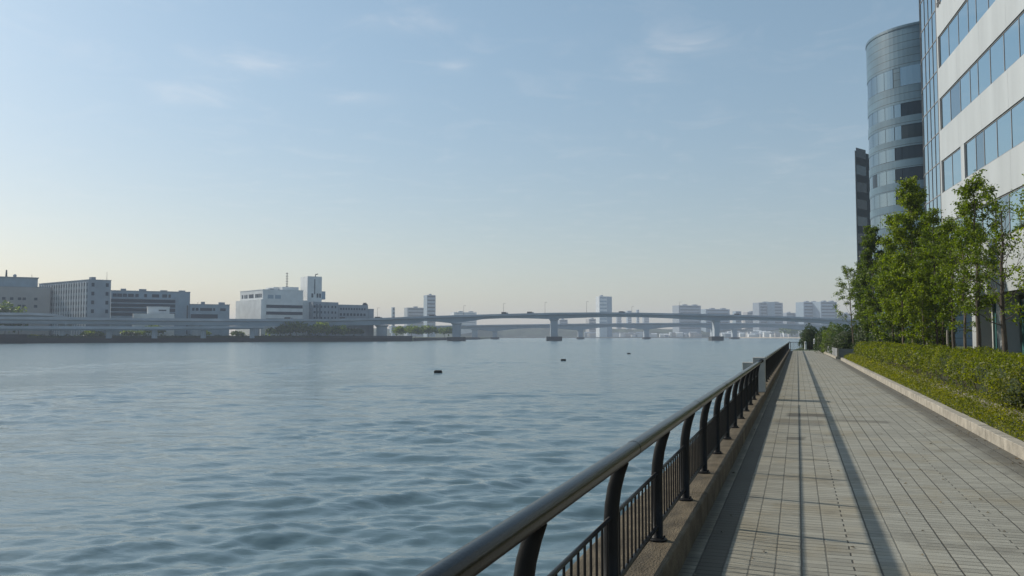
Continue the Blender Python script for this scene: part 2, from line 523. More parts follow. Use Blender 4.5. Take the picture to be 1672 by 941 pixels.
def paving_mat():
    m = bpy.data.materials.new('paving_setts')
    t, N, L, P = nt(m)

    def mth(op, a, b=None, c=None, clamp=False):
        n = N.new('ShaderNodeMath'); n.operation = op; n.use_clamp = clamp
        for i, q in enumerate((a, b, c)):
            if q is None: continue
            if isinstance(q, (int, float)): n.inputs[i].default_value = q
            else: L.new(q, n.inputs[i])
        return n.outputs[0]

    def noise(scale, detail, vec, rough=.5):
        n = N.new('ShaderNodeTexNoise'); n.inputs['Scale'].default_value = scale; n.inputs['Detail'].default_value = detail
        n.inputs['Roughness'].default_value = rough
        L.new(vec, n.inputs['Vector']); return n.outputs['Fac']

    def smooth(x, lo, hi):
        n = N.new('ShaderNodeMapRange'); n.interpolation_type = 'SMOOTHSTEP'
        n.inputs['From Min'].default_value = lo; n.inputs['From Max'].default_value = hi
        L.new(x, n.inputs['Value']); return n.outputs['Result']

    tc = N.new('ShaderNodeTexCoord'); O = tc.outputs['Object']
    sp = N.new('ShaderNodeSeparateXYZ'); L.new(O, sp.inputs[0])
    wob = noise(6, 3, O)
    x = mth('ADD', sp.outputs[0], mth('MULTIPLY', mth('SUBTRACT', wob, .5), .012))
    y = mth('ADD', sp.outputs[1], mth('MULTIPLY', mth('SUBTRACT', noise(5, 3, O), .5), .016))
    px_, py_ = .175, .104
    xi = mth('DIVIDE', x, px_); yi = mth('DIVIDE', y, py_)
    cxi = mth('ROUND', xi)
    dx = mth('MULTIPLY', mth('ABSOLUTE', mth('SUBTRACT', xi, cxi)), px_)
    dy = mth('MULTIPLY', mth('ABSOLUTE', mth('SUBTRACT', yi, mth('ROUND', yi))), py_)
    # per-line strength so some longitudinal joints are open and others nearly closed
    wn = N.new('ShaderNodeTexWhiteNoise'); wn.noise_dimensions = '1D'; L.new(cxi, wn.inputs['W'])
    ls = mth('ADD', .55, mth('MULTIPLY', wn.outputs['Value'], .5))
    # dashed joint where the bond is broken
    par = mth('FRACT', mth('MULTIPLY', mth('FLOOR', yi), .5))
    is2 = mth('COMPARE', cxi, 2.0, .1); is9 = mth('COMPARE', cxi, 9.0, .1)
    dash = mth('SUBTRACT', 1, mth('MULTIPLY', mth('MAXIMUM', is2, is9), mth('GREATER_THAN', par, .25)))
    jx = mth('MULTIPLY', mth('MULTIPLY', mth('SUBTRACT', 1, smooth(dx, .003, .009)), ls), dash)
    patch = noise(1.3, 3, O)
    ts = mth('MULTIPLY', smooth(noise(2.2, 4, O), .40, .62), .70)
    jy = mth('MULTIPLY', mth('SUBTRACT', 1, smooth(dy, .002, .0075)), mth('ADD', .40, ts))
    joint = mth('MAXIMUM', jx, jy, clamp=True)
    # colour of each sett
    cell = N.new('ShaderNodeCombineXYZ'); L.new(mth('FLOOR', xi), cell.inputs[0]); L.new(mth('FLOOR', yi), cell.inputs[1])
    wn2 = N.new('ShaderNodeTexWhiteNoise'); wn2.noise_dimensions = '3D'; L.new(cell.outputs[0], wn2.inputs['Vector'])
    v = mth('ADD', .80, mth('MULTIPLY', wn2.outputs['Value'], .22))
    v = mth('MULTIPLY', v, mth('ADD', .72, mth('MULTIPLY', noise(95, 4, O, .75), .56)))
    v = mth('MULTIPLY', v, mth('ADD', .70, mth('MULTIPLY', noise(.8, 6, O, .62), .52)))
    st = N.new('ShaderNodeMapping'); st.inputs['Scale'].default_value = (.35, 2.2, 1); L.new(O, st.inputs['Vector'])
    v = mth('MULTIPLY', v, mth('ADD', .95, mth('MULTIPLY', noise(1.5, 4, st.outputs[0]), .10)))
    base = N.new('ShaderNodeMixRGB'); base.inputs['Color1'].default_value = (.305, .295, .250, 1); base.inputs['Color2'].default_value = (.275, .245, .180, 1)
    L.new(mth('ADD', smooth(noise(.9, 5, O, .6), .46, .70), mth('MULTIPLY', mth('SUBTRACT', 1, smooth(sp.outputs[0], -.6, .7)), .5), clamp=True), base.inputs['Fac'])
    mul = N.new('ShaderNodeMixRGB'); mul.blend_type = 'MULTIPLY'; mul.inputs['Fac'].default_value = 1
    L.new(base.outputs[0], mul.inputs['Color1'])
    cv = N.new('ShaderNodeCombineXYZ')
    for i in range(3): L.new(v, cv.inputs[i])
    L.new(cv.outputs[0], mul.inputs['Color2'])
    # dirt: silt along the right kerb and in the left gutter, a few stains, plus painted plinth shadow
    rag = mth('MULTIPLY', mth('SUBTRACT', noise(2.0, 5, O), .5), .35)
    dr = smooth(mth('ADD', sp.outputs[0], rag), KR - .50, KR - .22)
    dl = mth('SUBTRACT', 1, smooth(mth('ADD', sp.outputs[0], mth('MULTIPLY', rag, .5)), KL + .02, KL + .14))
    plinth_shade = mth('MULTIPLY', smooth(sp.outputs[0], KL + .085, KL + .105), mth('SUBTRACT', 1, smooth(sp.outputs[0], KL + .27, KL + .29)))  # plinth's cast shadow, deepened by a dark strip in the paving colour
    dirt_shade = mth('MAXIMUM', mth('MULTIPLY', dr, .72), mth('MAXIMUM', mth('MULTIPLY', dl, .72), mth('MULTIPLY', plinth_shade, .85)))
    dirt_shade = mth('MAXIMUM', dirt_shade, mth('MULTIPLY', smooth(noise(.75, 7, O, .66), .54, .70), .46))
    for (sx, sy, hx, hy, s) in STAINS:
        ex = mth('DIVIDE', mth('SUBTRACT', mth('ADD', sp.outputs[0], mth('MULTIPLY', rag, .6)), sx), hx)
        ey = mth('DIVIDE', mth('SUBTRACT', mth('ADD', sp.outputs[1], mth('MULTIPLY', rag, 1.2)), sy), hy)
        e = mth('MAXIMUM', mth('ABSOLUTE', ex), mth('ABSOLUTE', ey))
        dirt_shade = mth('MAXIMUM', dirt_shade, mth('MULTIPLY', mth('SUBTRACT', 1, smooth(e, .75, 1.1)), s))
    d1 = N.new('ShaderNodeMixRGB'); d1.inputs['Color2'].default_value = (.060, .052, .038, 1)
    L.new(dirt_shade, d1.inputs['Fac']); L.new(mul.outputs[0], d1.inputs['Color1'])
    d2 = N.new('ShaderNodeMixRGB'); d2.inputs['Color2'].default_value = (.030, .026, .018, 1)
    L.new(mth('MULTIPLY', joint, .9), d2.inputs['Fac']); L.new(d1.outputs[0], d2.inputs['Color1'])
    L.new(d2.outputs[0], P.inputs['Base Color'])
    P.inputs['Roughness'].default_value = .82
    h = mth('SUBTRACT', mth('MULTIPLY', noise(120, 3, O, .7), .0030), mth('MULTIPLY', joint, .006))
    bp = N.new('ShaderNodeBump'); bp.inputs['Strength'].default_value = .8; bp.inputs['Distance'].default_value = 1.0
    L.new(h, bp.inputs['Height']); L.new(bp.outputs['Normal'], P.inputs['Normal'])
    return m


def stain(px0, px1, py, hy, s):
    a = gp(px0, py, 0); c = gp(px1, py, 0)
    return ((a[0] + c[0]) / 2, (a[1] + c[1]) / 2, abs(c[0] - a[0]) / 2, hy, s)


STAINS = [stain(1283, 1352, 678, .42, .85), stain(1352, 1460, 688, .25, .5), stain(1285, 1315, 716, .22, .65),
          stain(1262, 1350, 690, .6, .42), stain(1215, 1300, 925, .16, .22)]
xs = [KL, -.3, .5, 1.5, KR]
b = MB()
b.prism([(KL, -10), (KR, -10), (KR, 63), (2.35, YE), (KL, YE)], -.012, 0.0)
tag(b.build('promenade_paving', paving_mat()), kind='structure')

# plinth that carries the railing: its river side is the quay wall
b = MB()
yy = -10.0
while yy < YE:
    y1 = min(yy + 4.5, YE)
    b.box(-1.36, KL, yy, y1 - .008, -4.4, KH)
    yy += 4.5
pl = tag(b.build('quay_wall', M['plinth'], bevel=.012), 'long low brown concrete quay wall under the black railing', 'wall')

# right kerb
b = MB()
yy = -4.0
rk = random.Random(3)
while yy < 62.4:
    b.box(KR + rk.uniform(-.002, .003), KR + .17, yy, yy + .594, -.2, .165 + rk.uniform(-.003, .003))
    yy += .6
tag(b.build('kerb', M['kerb_stone'], bevel=.008), kind='structure')

# planting bed behind the kerb
b = MB()
sec = [(KR + .17, .11), (KR + .70, .24), (KR + 1.0, .32), (9.0, .35), (9.0, -.3), (KR + .17, -.3)]
vs = [(x, -4, z) for x, z in sec] + [(x, 62.4, z) for x, z in sec]
n = len(sec)
b.add(vs, [tuple(range(n)), tuple(range(n, 2 * n))[::-1]] + [(i, n + i, n + (i + 1) % n, (i + 1) % n) for i in range(n)])
tag(b.build('planting_bed', M['soil']), kind='structure')

b = MB()
yy = -3.0
while yy < 60:
    ln = rk.uniform(.35, .6)
    b.box(3.42 + rk.uniform(-.012, .012), 3.56, yy, yy + ln - .012, .05, .375 + rk.uniform(-.02, .015))
    yy += ln
tag(b.build('low_stone_wall', M['wallstone'], bevel=.01), 'low grey stone wall between the ground cover and the hedge', 'wall')

# ground cover
pts = []
for (y0, y1, n, sz) in ((3, 14, 9000, .042), (14, 26, 10000, .05), (26, 42, 8000, .065), (42, 62.2, 6500, .085)):
    Y = RNG.uniform(y0, y1, n); X = KR + .155 + RNG.beta(1.15, 1.0, n) * .62
    tuft = .5 + .5 * np.sin(X * 9 + Y * 3.1) * np.sin(Y * 5.3 + 1.3 * np.sin(X * 6))
    Z = .12 + (X - KR - .17) * .27 + RNG.uniform(0, 1, n) ** 1.2 * (.10 + .20 * tuft)
    pts.append(leaves(np.stack([X, Y, Z], 1), sz, .42, .35))
tag(quads('ground_cover', np.concatenate(pts), M['leaf_cover']), 'yellow-green low ground cover along the kerb', None, kind='stuff')

n = 420
Xl = np.where(RNG.random(n) < .72, KR - .03 - RNG.exponential(.10, n), RNG.uniform(KL, KR, n))
Xl = np.clip(Xl, KL + .02, KR - .02)
Yl = 3 + RNG.beta(1, 2.2, n) * 55
lv = leaves(np.stack([Xl, Yl, np.full(n, .011)], 1), .038, .6, 6.0)
tag(quads('leaf_litter', lv, M['litter']), 'small fallen leaves scattered on the paving and along the kerb', None, kind='stuff')

# ------------------------------------------------------------------ hedge
HX0, HX1 = 3.62, 4.9


def hedge_top(Y):
    return 1.17 + .05 * np.sin(Y * .8) + .035 * np.sin(Y * 2.3 + 1) + .02 * np.sin(Y * 5.1)


hg = thing('hedge', (HX0, 30, .3), 'long clipped green hedge behind the low stone wall', 'hedge')
b = MB()
ys = np.arange(4, 61.01, .5)
prof = lambda y: [(HX0 + .18, .28), (HX0 + .10, .75), (HX0 + .16, hedge_top(y) - .16), (HX0 + .4, hedge_top(y) - .07), (HX1 - .2, hedge_top(y) - .07), (HX1 - .05, .3)]
vs = [(x, y, z) for y in ys for x, z in prof(y)]
fs = [(i * 6 + k, i * 6 + (k + 1) % 6, (i + 1) * 6 + (k + 1) % 6, (i + 1) * 6 + k) for i in range(len(ys) - 1) for k in range(6)]
fs += [tuple(range(6))[::-1], tuple((len(ys) - 1) * 6 + k for k in range(6))]
b.add(vs, fs)
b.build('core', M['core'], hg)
pts = []
for (y0, y1, n, sz) in ((4, 15, 15000, .05), (15, 28, 20000, .055), (28, 44, 15000, .075), (44, 61.2, 12000, .095)):
    Y = RNG.uniform(y0, y1, n)
    ht = hedge_top(Y)
    front = RNG.random(n) < .48
    zf_ = RNG.random(n) ** .85
    lump = .10 * np.sin(Y * 3.7 + 2 * np.sin(Y * 1.1) + zf_ * 5) + .06 * np.sin(Y * 9.1 - zf_ * 8)
    zf = .30 + zf_ * (ht - .30)
    # the face is leafy above and thinner, twiggy below
    keep = (zf > .55) | (RNG.random(n) < .75 + .3 * np.sin(Y * 2.1))
    xf = HX0 + .05 + lump * .9 + RNG.normal(0, .035, n) + np.where(zf > ht - .12, (zf - ht + .12) * .9, 0) + .1 * (zf < .6)
    xt = RNG.uniform(HX0 + .05, HX1, n); zt = ht + RNG.normal(0, .032, n) + .05 * np.sin(xt * 8 + Y * 4) * np.sin(Y * 1.7) - .25 * np.maximum(0, .18 - (xt - HX0)) 
    C = np.where(front[:, None], np.stack([xf, Y, zf], 1), np.stack([xt, Y, zt], 1))
    outv = np.where(front[:, None], np.array([[-1., 0, .3]]), np.array([[0, 0, 1.]]))
    k = keep | ~front
    pts.append(leaves(C[k], sz, .5, .1, outv[k], 1.0))
quads('foliage', np.concatenate(pts), M['leaf_hedge'], hg)
# bare twigs at the hedge foot
b = MB()
for i in range(240):
    y = rk.uniform(6, 40); x = HX0 + rk.uniform(.0, .12)
    b.tube([(x + .06, y, .28), (x + rk.uniform(-.03, .05), y + rk.uniform(-.1, .1), .5), (x + rk.uniform(-.05, .05), y + rk.uniform(-.18, .18), rk.uniform(.6, .8))], [.007, .005, .003], 4)
tag(b.build('twigs', M['bark'], hg), kind='stuff')


def blob_shrub(name, c, rx, ry, rz, mcore, mleaf, nl, lsz, label, cat, group=None, seed=0):
    rg = np.random.default_rng(seed)
    t = thing(name, (c[0], c[1], c[2]), label, cat, group)
    n = nl
    d = rg.normal(size=(n, 3)); d[:, 2] = np.abs(d[:, 2]) * 1.0 - .25
    d /= np.linalg.norm(d, axis=1)[:, None]
    lump = 1 + .10 * np.sin(d[:, 0] * 7 + seed) * np.sin(d[:, 1] * 6 + 2 * seed) + .09 * np.sin(d[:, 2] * 9 + d[:, 0] * 4)
    rr = lump * (1 - .22 * rg.random(n) ** 2)
    C = np.stack([c[0] + d[:, 0] * rx * rr, c[1] + d[:, 1] * ry * rr, c[2] + rz * .28 + d[:, 2] * rz * .72 * rr], 1)
    quads('foliage', leaves(C, lsz, .55, .1, d, 1.0), mleaf, t)
    b = MB()
    prof = [(.25, 0), (.7, .12), (.78, .4), (.62, .68), (.25, .82)]
    vs = []; fs = []; k = 12
    for r_, z in prof:
        for i in range(k):
            a = 2 * math.pi * i / k
            vs.append((c[0] + rx * r_ * math.cos(a), c[1] + ry * r_ * math.sin(a), c[2] + z * rz))
    for j in range(len(prof) - 1):
        for i in range(k):
            fs.append((j * k + i, j * k + (i + 1) % k, (j + 1) * k + (i + 1) % k, (j + 1) * k + i))
    fs += [tuple(range(k))[::-1], tuple((len(prof) - 1) * k + i for i in range(k))]
    b.add(vs, fs); b.build('core', mcore, t)
    return t


p = xy(1668, 14.6)
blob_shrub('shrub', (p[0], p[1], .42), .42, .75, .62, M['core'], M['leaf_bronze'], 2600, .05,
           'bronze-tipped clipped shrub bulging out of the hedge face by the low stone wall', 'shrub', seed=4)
# big clipped shrubs at the far end of the hedge
for i, (px, c, rx, ry, top, lab) in enumerate([
        (1322, 108, 1.25, 1.5, 531, 'round dark green shrub standing apart beyond the fence at the end of the walk'),
        (1347, 84, 1.05, 2.2, 535, 'rounded green shrub behind the grey panel fence, next to the lone far one'),
        (1363, 78, 1.2, 2.4, 530, 'broad mid-green shrub in the middle of the row behind the grey panel fence'),
        (1382, 70, 1.3, 2.2, 532, 'dark shrub nearest the end of the clipped hedge, behind the fence corner')]):
    q = xy(px, c)
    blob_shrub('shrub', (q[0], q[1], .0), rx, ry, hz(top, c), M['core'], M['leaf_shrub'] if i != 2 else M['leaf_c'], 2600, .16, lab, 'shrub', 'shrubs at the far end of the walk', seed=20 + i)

for i, (px, c, rx, ry, top, lab) in enumerate([
        (1413, 62.5, .9, 2.0, 524, 'dark understory shrub below the dense dark tree at the left end of the row'),
        (1440, 58, .9, 2.0, 530, 'dark understory shrub under the low bushy tree'),
        (1466, 54, .9, 2.0, 527, 'dark understory shrub behind the slim bare stem left of the tallest tree'),
        (1500, 50.5, .9, 1.8, 531, 'dark understory shrub right of the tallest tree trunk'),
        (1531, 46, .8, 1.6, 536, 'low dark understory shrub behind the wooden stakes')]):
    q = xy(px, c)
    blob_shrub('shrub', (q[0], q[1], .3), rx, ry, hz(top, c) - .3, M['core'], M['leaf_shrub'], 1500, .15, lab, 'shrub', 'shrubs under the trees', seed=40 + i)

# ------------------------------------------------------------------ railing
PX = -.952                     # post line
RH = 1.00                      # handrail height


def railing(name, y0, y1, label, nfirst):
    t = thing(name, (PX, y0, KH), label, 'railing')
    b = MB()
    ysr = np.arange(y0, y1 + .01, 1.55 if nfirst else 6.2)
    b.tube([(-.872, y, RH) for y in list(ysr[:-1]) + [y1]], .043, 20)
    hr = b.build('handrail', M['rail'], t, smooth=True)
    b = MB()
    for y in (ysr[1:-1:2] if nfirst else []):
        b = MB(); b.tube([(-.872, y + .22, RH), (-.872, y + .232, RH)], .0445, 20); b.build('joint_sleeve', M['rail'], hr)
    y = y0 + (.02 if not nfirst else 0)
    post0 = None; pan0 = None
    nb = 12
    yp = y
    while yp <= y1 - .05:
        if post0 is None:
            b = MB()
            path = [(PX, yp, KH + .01), (PX, yp, .52), (PX, yp, .64), (PX + .006, yp, .73), (PX + .020, yp, .82), (PX + .042, yp, .90), (PX + .066, yp, .965)]
            b.tube(path, [.04, .04, .04, .0395, .038, .036, .034], 14, sx=1.0, sy=.72)
            post0 = b.build('post', M['iron'], t, smooth=True)
            b = MB(); b.lathe([(.068, KH), (.068, KH + .012), (.058, KH + .018), (.045, KH + .02)], (PX, yp), 20)
            for sx in (-1, 1):
                for sy in (-1, 1):
                    b.lathe([(.008, KH + .012), (.008, KH + .028), (.004, KH + .031)], (PX + sx * .044, yp + sy * .030), 8)
            b.build('base_plate', M['iron'], post0)
            yb = yp
        else:
            p2 = post0.copy(); COL.objects.link(p2); p2.parent = t; p2.location = (0, yp - yb, 0)
            for ch in post0.children:
                c2 = ch.copy(); COL.objects.link(c2); c2.parent = p2
        if yp + 1.55 <= y1 + .3:
            if pan0 is None:
                b = MB()
                for k in range(nb):
                    yk = yp + 1.55 * (k + .75) / (nb + .5)
                    b.tube([(PX, yk, .298), (PX, yk, .66)], .0068, 6)
                pan0 = b.build('baluster_panel', M['iron'], t)
                for z, r in ((.298, .016), (.664, .0115)):
                    b = MB(); b.tube([(PX, yp + .03, z), (PX, yp + 1.52, z)], r, 10)
                    b.build('panel_rail', M['iron'], pan0, smooth=True)
            else:
                p2 = pan0.copy(); COL.objects.link(p2); p2.parent = t; p2.location = (0, yp - yb, 0)
                for ch in pan0.children:
                    c2 = ch.copy(); COL.objects.link(c2); c2.parent = p2
        yp += 1.55
    return t


# post line phase: a post base is seen at (1068, 882)
pb = gp(1068, 882, KH)
Y0 = pb[1] - 1.55 * math.floor((pb[1] + 1.55) / 1.55)
PILY = gp(1236, 640, KH)[1]
railing('railing', Y0, PILY - .12, 'black tubular steel railing with curved posts in front of the stepped pillar', True)
railing('railing', PILY + .42, YE - .3, 'long black steel railing running on from the stepped pillar to the end of the walk', False)

# stepped concrete pillar in the line of the railing
t = thing('railing_pillar', (PX, PILY, KH), 'stepped pale concrete pillar between the two railings', 'pillar')
b = MB(); b.box(-1.10, -.80, PILY - .1, PILY + .40, KH, 1.08); b.build('shaft', M['pillar'], t, bevel=.012)
b = MB(); b.box(-1.36, -1.102, PILY - .06, PILY + .36, KH, .95); b.build('wing', M['pillar'], t, bevel=.012)

# fence across the end of the walk
t = thing('end_fence', (.5, YE - .2, 0), 'low dark barred fence across the far end of the paved walk', 'fence')
xa, xb = KL - .02, 2.35
b = MB()
k = int((xb - xa) / .14)
for i in range(k):
    x = xa + .1 + i * .14
    b.tube([(x, YE - .2, .1), (x, YE - .2, .93)], .012, 6)
b.build('baluster_panel', M['iron'], t)
for z in (.1, .95):
    b = MB(); b.tube([(xa, YE - .2, z), (xb, YE - .2, z)], .026, 8); b.build('rail', M['iron'], t)
for x in np.linspace(xa + .03, xb - .03, 4):
    b = MB(); b.box(x - .03, x + .03, YE - .25, YE - .15, 0, 1.0); b.build('post', M['iron'], t)
for px, lab in ((1315, 'short pale bollard left of the other, behind the fence that ends the walk'), (1330, 'tall pale bollard at the right end of the fence across the walk')):
    q = xy(px, 104.5)
    hgt = 1.0 if px == 1315 else 1.35
    t = thing('bollard', (q[0], q[1], -.02), lab, 'bollard', 'bollards at the end of the walk')
    b = MB(); b.lathe([(.13, -.02), (.13, hgt - .15), (.11, hgt - .05), (.06, hgt)], q, 12); b.build('shaft', M['far_white'], t)
    b = MB(); b.lathe([(.136, hgt - .32), (.136, hgt - .24)], q, 12); b.build('band', M['dark_metal'], t)

# grey panel fence with pale posts on the right of the far walk
t = thing('panel_fence', (KR, 70, 0), 'low grey panel fence with pale posts below the clipped shrubs', 'fence')
f0 = gp(1363, 586, 0); f1 = gp(1339, 572.4, 0)
f0 = np.array([KR - .05, f0[1], 0]); f1 = np.array([2.34, min(f1[1], YE - .6), 0])
npan = 8
dv = (f1 - f0) / npan
ln = np.linalg.norm(dv); du = dv / ln; nv = np.array([du[1], -du[0], 0])
b = MB(); b.obox(f0 - nv * .12 - du * .1 + np.array([0, 0, -.05]), du * (ln * npan + .2), nv * .3, (0, 0, .2)); b.build('plinth', M['kerb_stone'], t)
for i in range(npan):
    a = f0 + dv * i
    b = MB(); b.obox(a + du * .1 + np.array([0, 0, .17]), du * (ln - .2), nv * .05, (0, 0, .56)); b.build('panel', M['grey_fence'], t)
    b = MB(); b.obox(a - du * .08 - nv * .03 + np.array([0, 0, .152]), du * .16, nv * .14, (0, 0, .62)); b.build('post', M['kerb_stone'], t)
b = MB(); b.obox(f0 + np.array([.12, -.02, 0]), (1.0, 0, 0), (0, .06, 0), (0, 0, .72)); b.build('panel', M['grey_fence'], t)

# ------------------------------------------------------------------ trees
def tree(px, c, top, r0, nl0, lsz, mleaf, label, sparse=0.0, base_frac=.25, seed=0, trunk_r=.07, lean=(0, 0), prof=None, barkm='bark', nb=26, X=None):
    r = r0 * 1.2; nl = int(nl0 * (2.7 if sparse < .3 else 1.4)); lsz *= .90
    q = xy(px, c)
    rg = random.Random(seed); rn = np.random.default_rng(seed)
    H = hz(top, c, px) - .33
    bz = .33
    t = thing('broadleaf_tree', (q[0], q[1], bz), label, 'tree', 'young trees behind the hedge')
    b = MB()
    wob = [rg.uniform(-.06, .06) for _ in range(14)]
    nseg = 9
    path = []; rad = []
    for i in range(nseg + 1):
        f = i / nseg
        path.append(Vector((q[0] + lean[0] * f + wob[i] * (f + .15), q[1] + lean[1] * f + wob[(i + 5) % 14] * f, bz - .05 + f * H * .97)))
        rad.append(trunk_r * (1.15 if i == 0 else 1) * (1 - f) ** .8 + .009)
    b.tube(path, rad, 9)
    tr = b.build('trunk', M[barkm], t, smooth=True)

    def tp(f):
        f *= nseg; i = min(int(f), nseg - 1)
        return path[i].lerp(path[i + 1], f - i)
    lb = MB()
    tips = []
    az = rg.uniform(0, 6.28)
    for i in range(nb):
        f = base_frac + (1 - base_frac) * ((i + rg.random() * .8) / nb) ** .92
        f = min(f, .985)
        az += 2.4 + rg.uniform(-.4, .4)
        g = (f - base_frac) / (1 - base_frac)
        pr = (prof or (lambda g: (.55 + .9 * g) if g < .35 else (1.0 - .95 * (g - .35) / .65 * .82)))(g)
        ln = r * pr * rg.uniform(.75, 1.2)
        el = R(rg.uniform(22, 52) + 18 * g)
        o = tp(f)
        d = Vector((math.cos(az) * math.cos(el), math.sin(az) * math.cos(el), math.sin(el)))
        p1 = o + d * ln * .4 + Vector((0, 0, -.02))
        p2 = o + d * ln * .75 + Vector((rg.uniform(-.08, .08), rg.uniform(-.08, .08), .06)) * ln
        p3 = o + d * ln * 1.05 + Vector((rg.uniform(-.12, .12), rg.uniform(-.12, .12), .16)) * ln
        br = max(.006, trunk_r * .36 * (1 - f * .75))
        lb.tube([o, p1, p2, p3], [br, br * .7, br * .45, .004], 5)
        tips.append((p1, p2, p3, ln))
        for k in range(3 if sparse < .6 else 4):
            s_ = rg.uniform(.3, .95)
            bo = o.lerp(p3, s_)
            a2 = az + rg.choice((-1, 1)) * rg.uniform(.5, 1.2)
            e2 = el + rg.uniform(-.3, .5)
            d2 = Vector((math.cos(a2) * math.cos(e2), math.sin(a2) * math.cos(e2), math.sin(e2)))
            l2 = ln * rg.uniform(.25, .5)
            q2 = bo + d2 * l2
            lb.tube([bo, bo.lerp(q2, .5) + Vector((0, 0, .02)), q2], [br * .4, br * .3, .003], 4)
            tips.append((bo.lerp(q2, .3), bo.lerp(q2, .7), q2, l2))
    lb.build('limbs', M[barkm], t)
    # leaf clumps along the outer twigs
    keep = [tip for tip in tips if rg.random() > sparse]
    wts = np.array([.25 + tip[3] for tip in keep]); wts /= wts.sum()
    per = rn.multinomial(nl, wts)
    P = []
    for tip, m_ in zip(keep, per):
        if m_ == 0: continue
        A = np.array([list(tip[0]), list(tip[1]), list(tip[2])])
        ncl = max(1, m_ // 14)
        fcl = rn.random(ncl) ** .8
        base_ = np.where(fcl[:, None] < .5, A[0] + (A[1] - A[0]) * fcl[:, None] * 2, A[1] + (A[2] - A[1]) * (fcl[:, None] * 2 - 1))
        base_ = base_ + rn.normal(0, .06 + .05 * tip[3], (ncl, 3))
        idx = rn.integers(0, ncl, m_)
        P.append(base_[idx] + rn.normal(0, .055 + lsz * .35, (m_, 3)) * np.array([1, 1, .7]))
    P = np.concatenate(P)
    quads('crown', leaves(P, lsz, .5, .25), M[mleaf], t)
    return t


narrow = lambda g: .75 + .45 * math.sin(min(1, g * 1.3) * math.pi) * .6 if g < .75 else 1.0 - (g - .75) * 2.3
tree(1394, 63, 436, 1.75, 2300, .13, 'leaf_b', 'loose thin-stemmed tree at the left end of the row, leaning out over the walk', .32, .2, 1, .05, lean=(-.3, 0), nb=16)
tree(1427, 60, 372, 1.55, 5200, .17, 'leaf_c', 'dense dark green tree in front of the dark narrow building', 0, .1, 2, .08, nb=34)
tree(1448, 56, 425, 1.5, 3800, .16, 'leaf_b', 'low bushy tree below the round tower, between two taller dense trees', 0, .1, 3, .06, nb=28)
tree(1492, 46, 294, 1.55, 7500, .155, 'leaf_a', 'tallest dense bright green tree, its crown against the glass corner', 0, .14, 4, .09, nb=44)
tree(1474, 43, 418, 1.15, 3000, .14, 'leaf_a', 'short leafy tree in front of the tallest one, with a slim bare stem', 0, .22, 5, .05, nb=24)
tree(1515, 48, 372, 1.35, 4200, .15, 'leaf_b', 'mid-green tree just right of the tallest one', .05, .15, 6, .06, nb=30)
tree(1530, 41, 345, 1.05, 3000, .13, 'leaf_b', 'slender tree with thin foliage before the pale building edge', .2, .22, 7, .055, nb=28, barkm='bark_dark')
tree(1557, 36, 356, .95, 2300, .12, 'leaf_b', 'slim tree with a straight brown stem left of the thin-stemmed one', .25, .28, 8, .075, nb=26, barkm='bark_dark')
tree(1576, 33, 330, .75, 1500, .115, 'leaf_a', 'very thin pale-stemmed tree between two thicker brown trunks', .3, .22, 9, .05, nb=24)
tree(1598, 30, 297, .78, 2200, .125, 'leaf_b', 'tall brown-trunked tree with a tufted open crown before the white wall', .22, .28, 10, .085, nb=30, barkm='bark_dark', prof=narrow)
tree(1640, 26.5, 326, .80, 800, .11, 'leaf_b', 'nearly bare tree with a thick trunk and upright leafless branches', .55, .28, 12, .085, nb=26, barkm='bark_dark', prof=narrow)
tree(1706, 23, 262, 1.05, 1500, .115, 'leaf_a', 'rightmost tree, only its leafy twigs reaching into view over the hedge', .35, .2, 13, .07, nb=26)

tree(1458, 52, 392, 1.1, 3000, .15, 'leaf_b', 'mid-height leafy tree filling the gap left of the tallest tree', 0, .08, 21, .05, nb=30)
tree(1540, 44, 392, 1.0, 2600, .14, 'leaf_c', 'darker low tree between the mid-green tree and the slim straight brown one', 0, .08, 22, .05, nb=28)
tree(1508, 41, 440, .95, 2000, .13, 'leaf_a', 'short bright sapling tree in front of the wooden stakes', 0, .10, 23, .04, nb=24)
tree(1410, 66, 425, 1.1, 2200, .16, 'leaf_c', 'slim dark tree between the leaning tree and the dense dark one', 0, .08, 24, .05, nb=26)

# stakes and small saplings under the trees
for i, (px, c, h, lab) in enumerate(((1514, 44, 1.9, 'short pale wooden stake left of a pair of stakes under the trees'), (1521, 43, 1.75, 'pale wooden stake in the middle under the slender trees'), (1547, 38, 1.9, 'pale wooden stake beside the slim straight brown tree'))):
    q = xy(px, c)
    b = MB(); b.tube([(q[0], q[1], .3), (q[0], q[1], h)], [.05, .045], 8)
    o = b.build('tree_stake', M['kerb_stone']); tag(o, lab, 'stake', 'stakes under the trees')

# ------------------------------------------------------------------ white office building (right)
BETA = AL - math.atan((1171 - W0 / 2) / F * math.cos(TH))
U = np.array([-math.sin(BETA), math.cos(BETA), 0.])       # along the facade, away from the camera
NO = np.array([-math.cos(BETA), -math.sin(BETA), 0.])     # outward, to the river
C0 = at(1543, HZ, 53.9); C0[2] = 0


def bp(s, z, out=0.0):
    """s runs from the glass corner towards the camera"""
    return C0 - U * s + NO * out + np.array([0, 0, z])


wb = thing('office_building', C0, 'white office building with blue ribbon windows and a glass corner', 'building')
SILL = [6.62, 10.66, 14.66, 18.66, 22.66]
WH = 2.06
TOPZ = 27.0
LEN = 46.0
GZ = 3.85
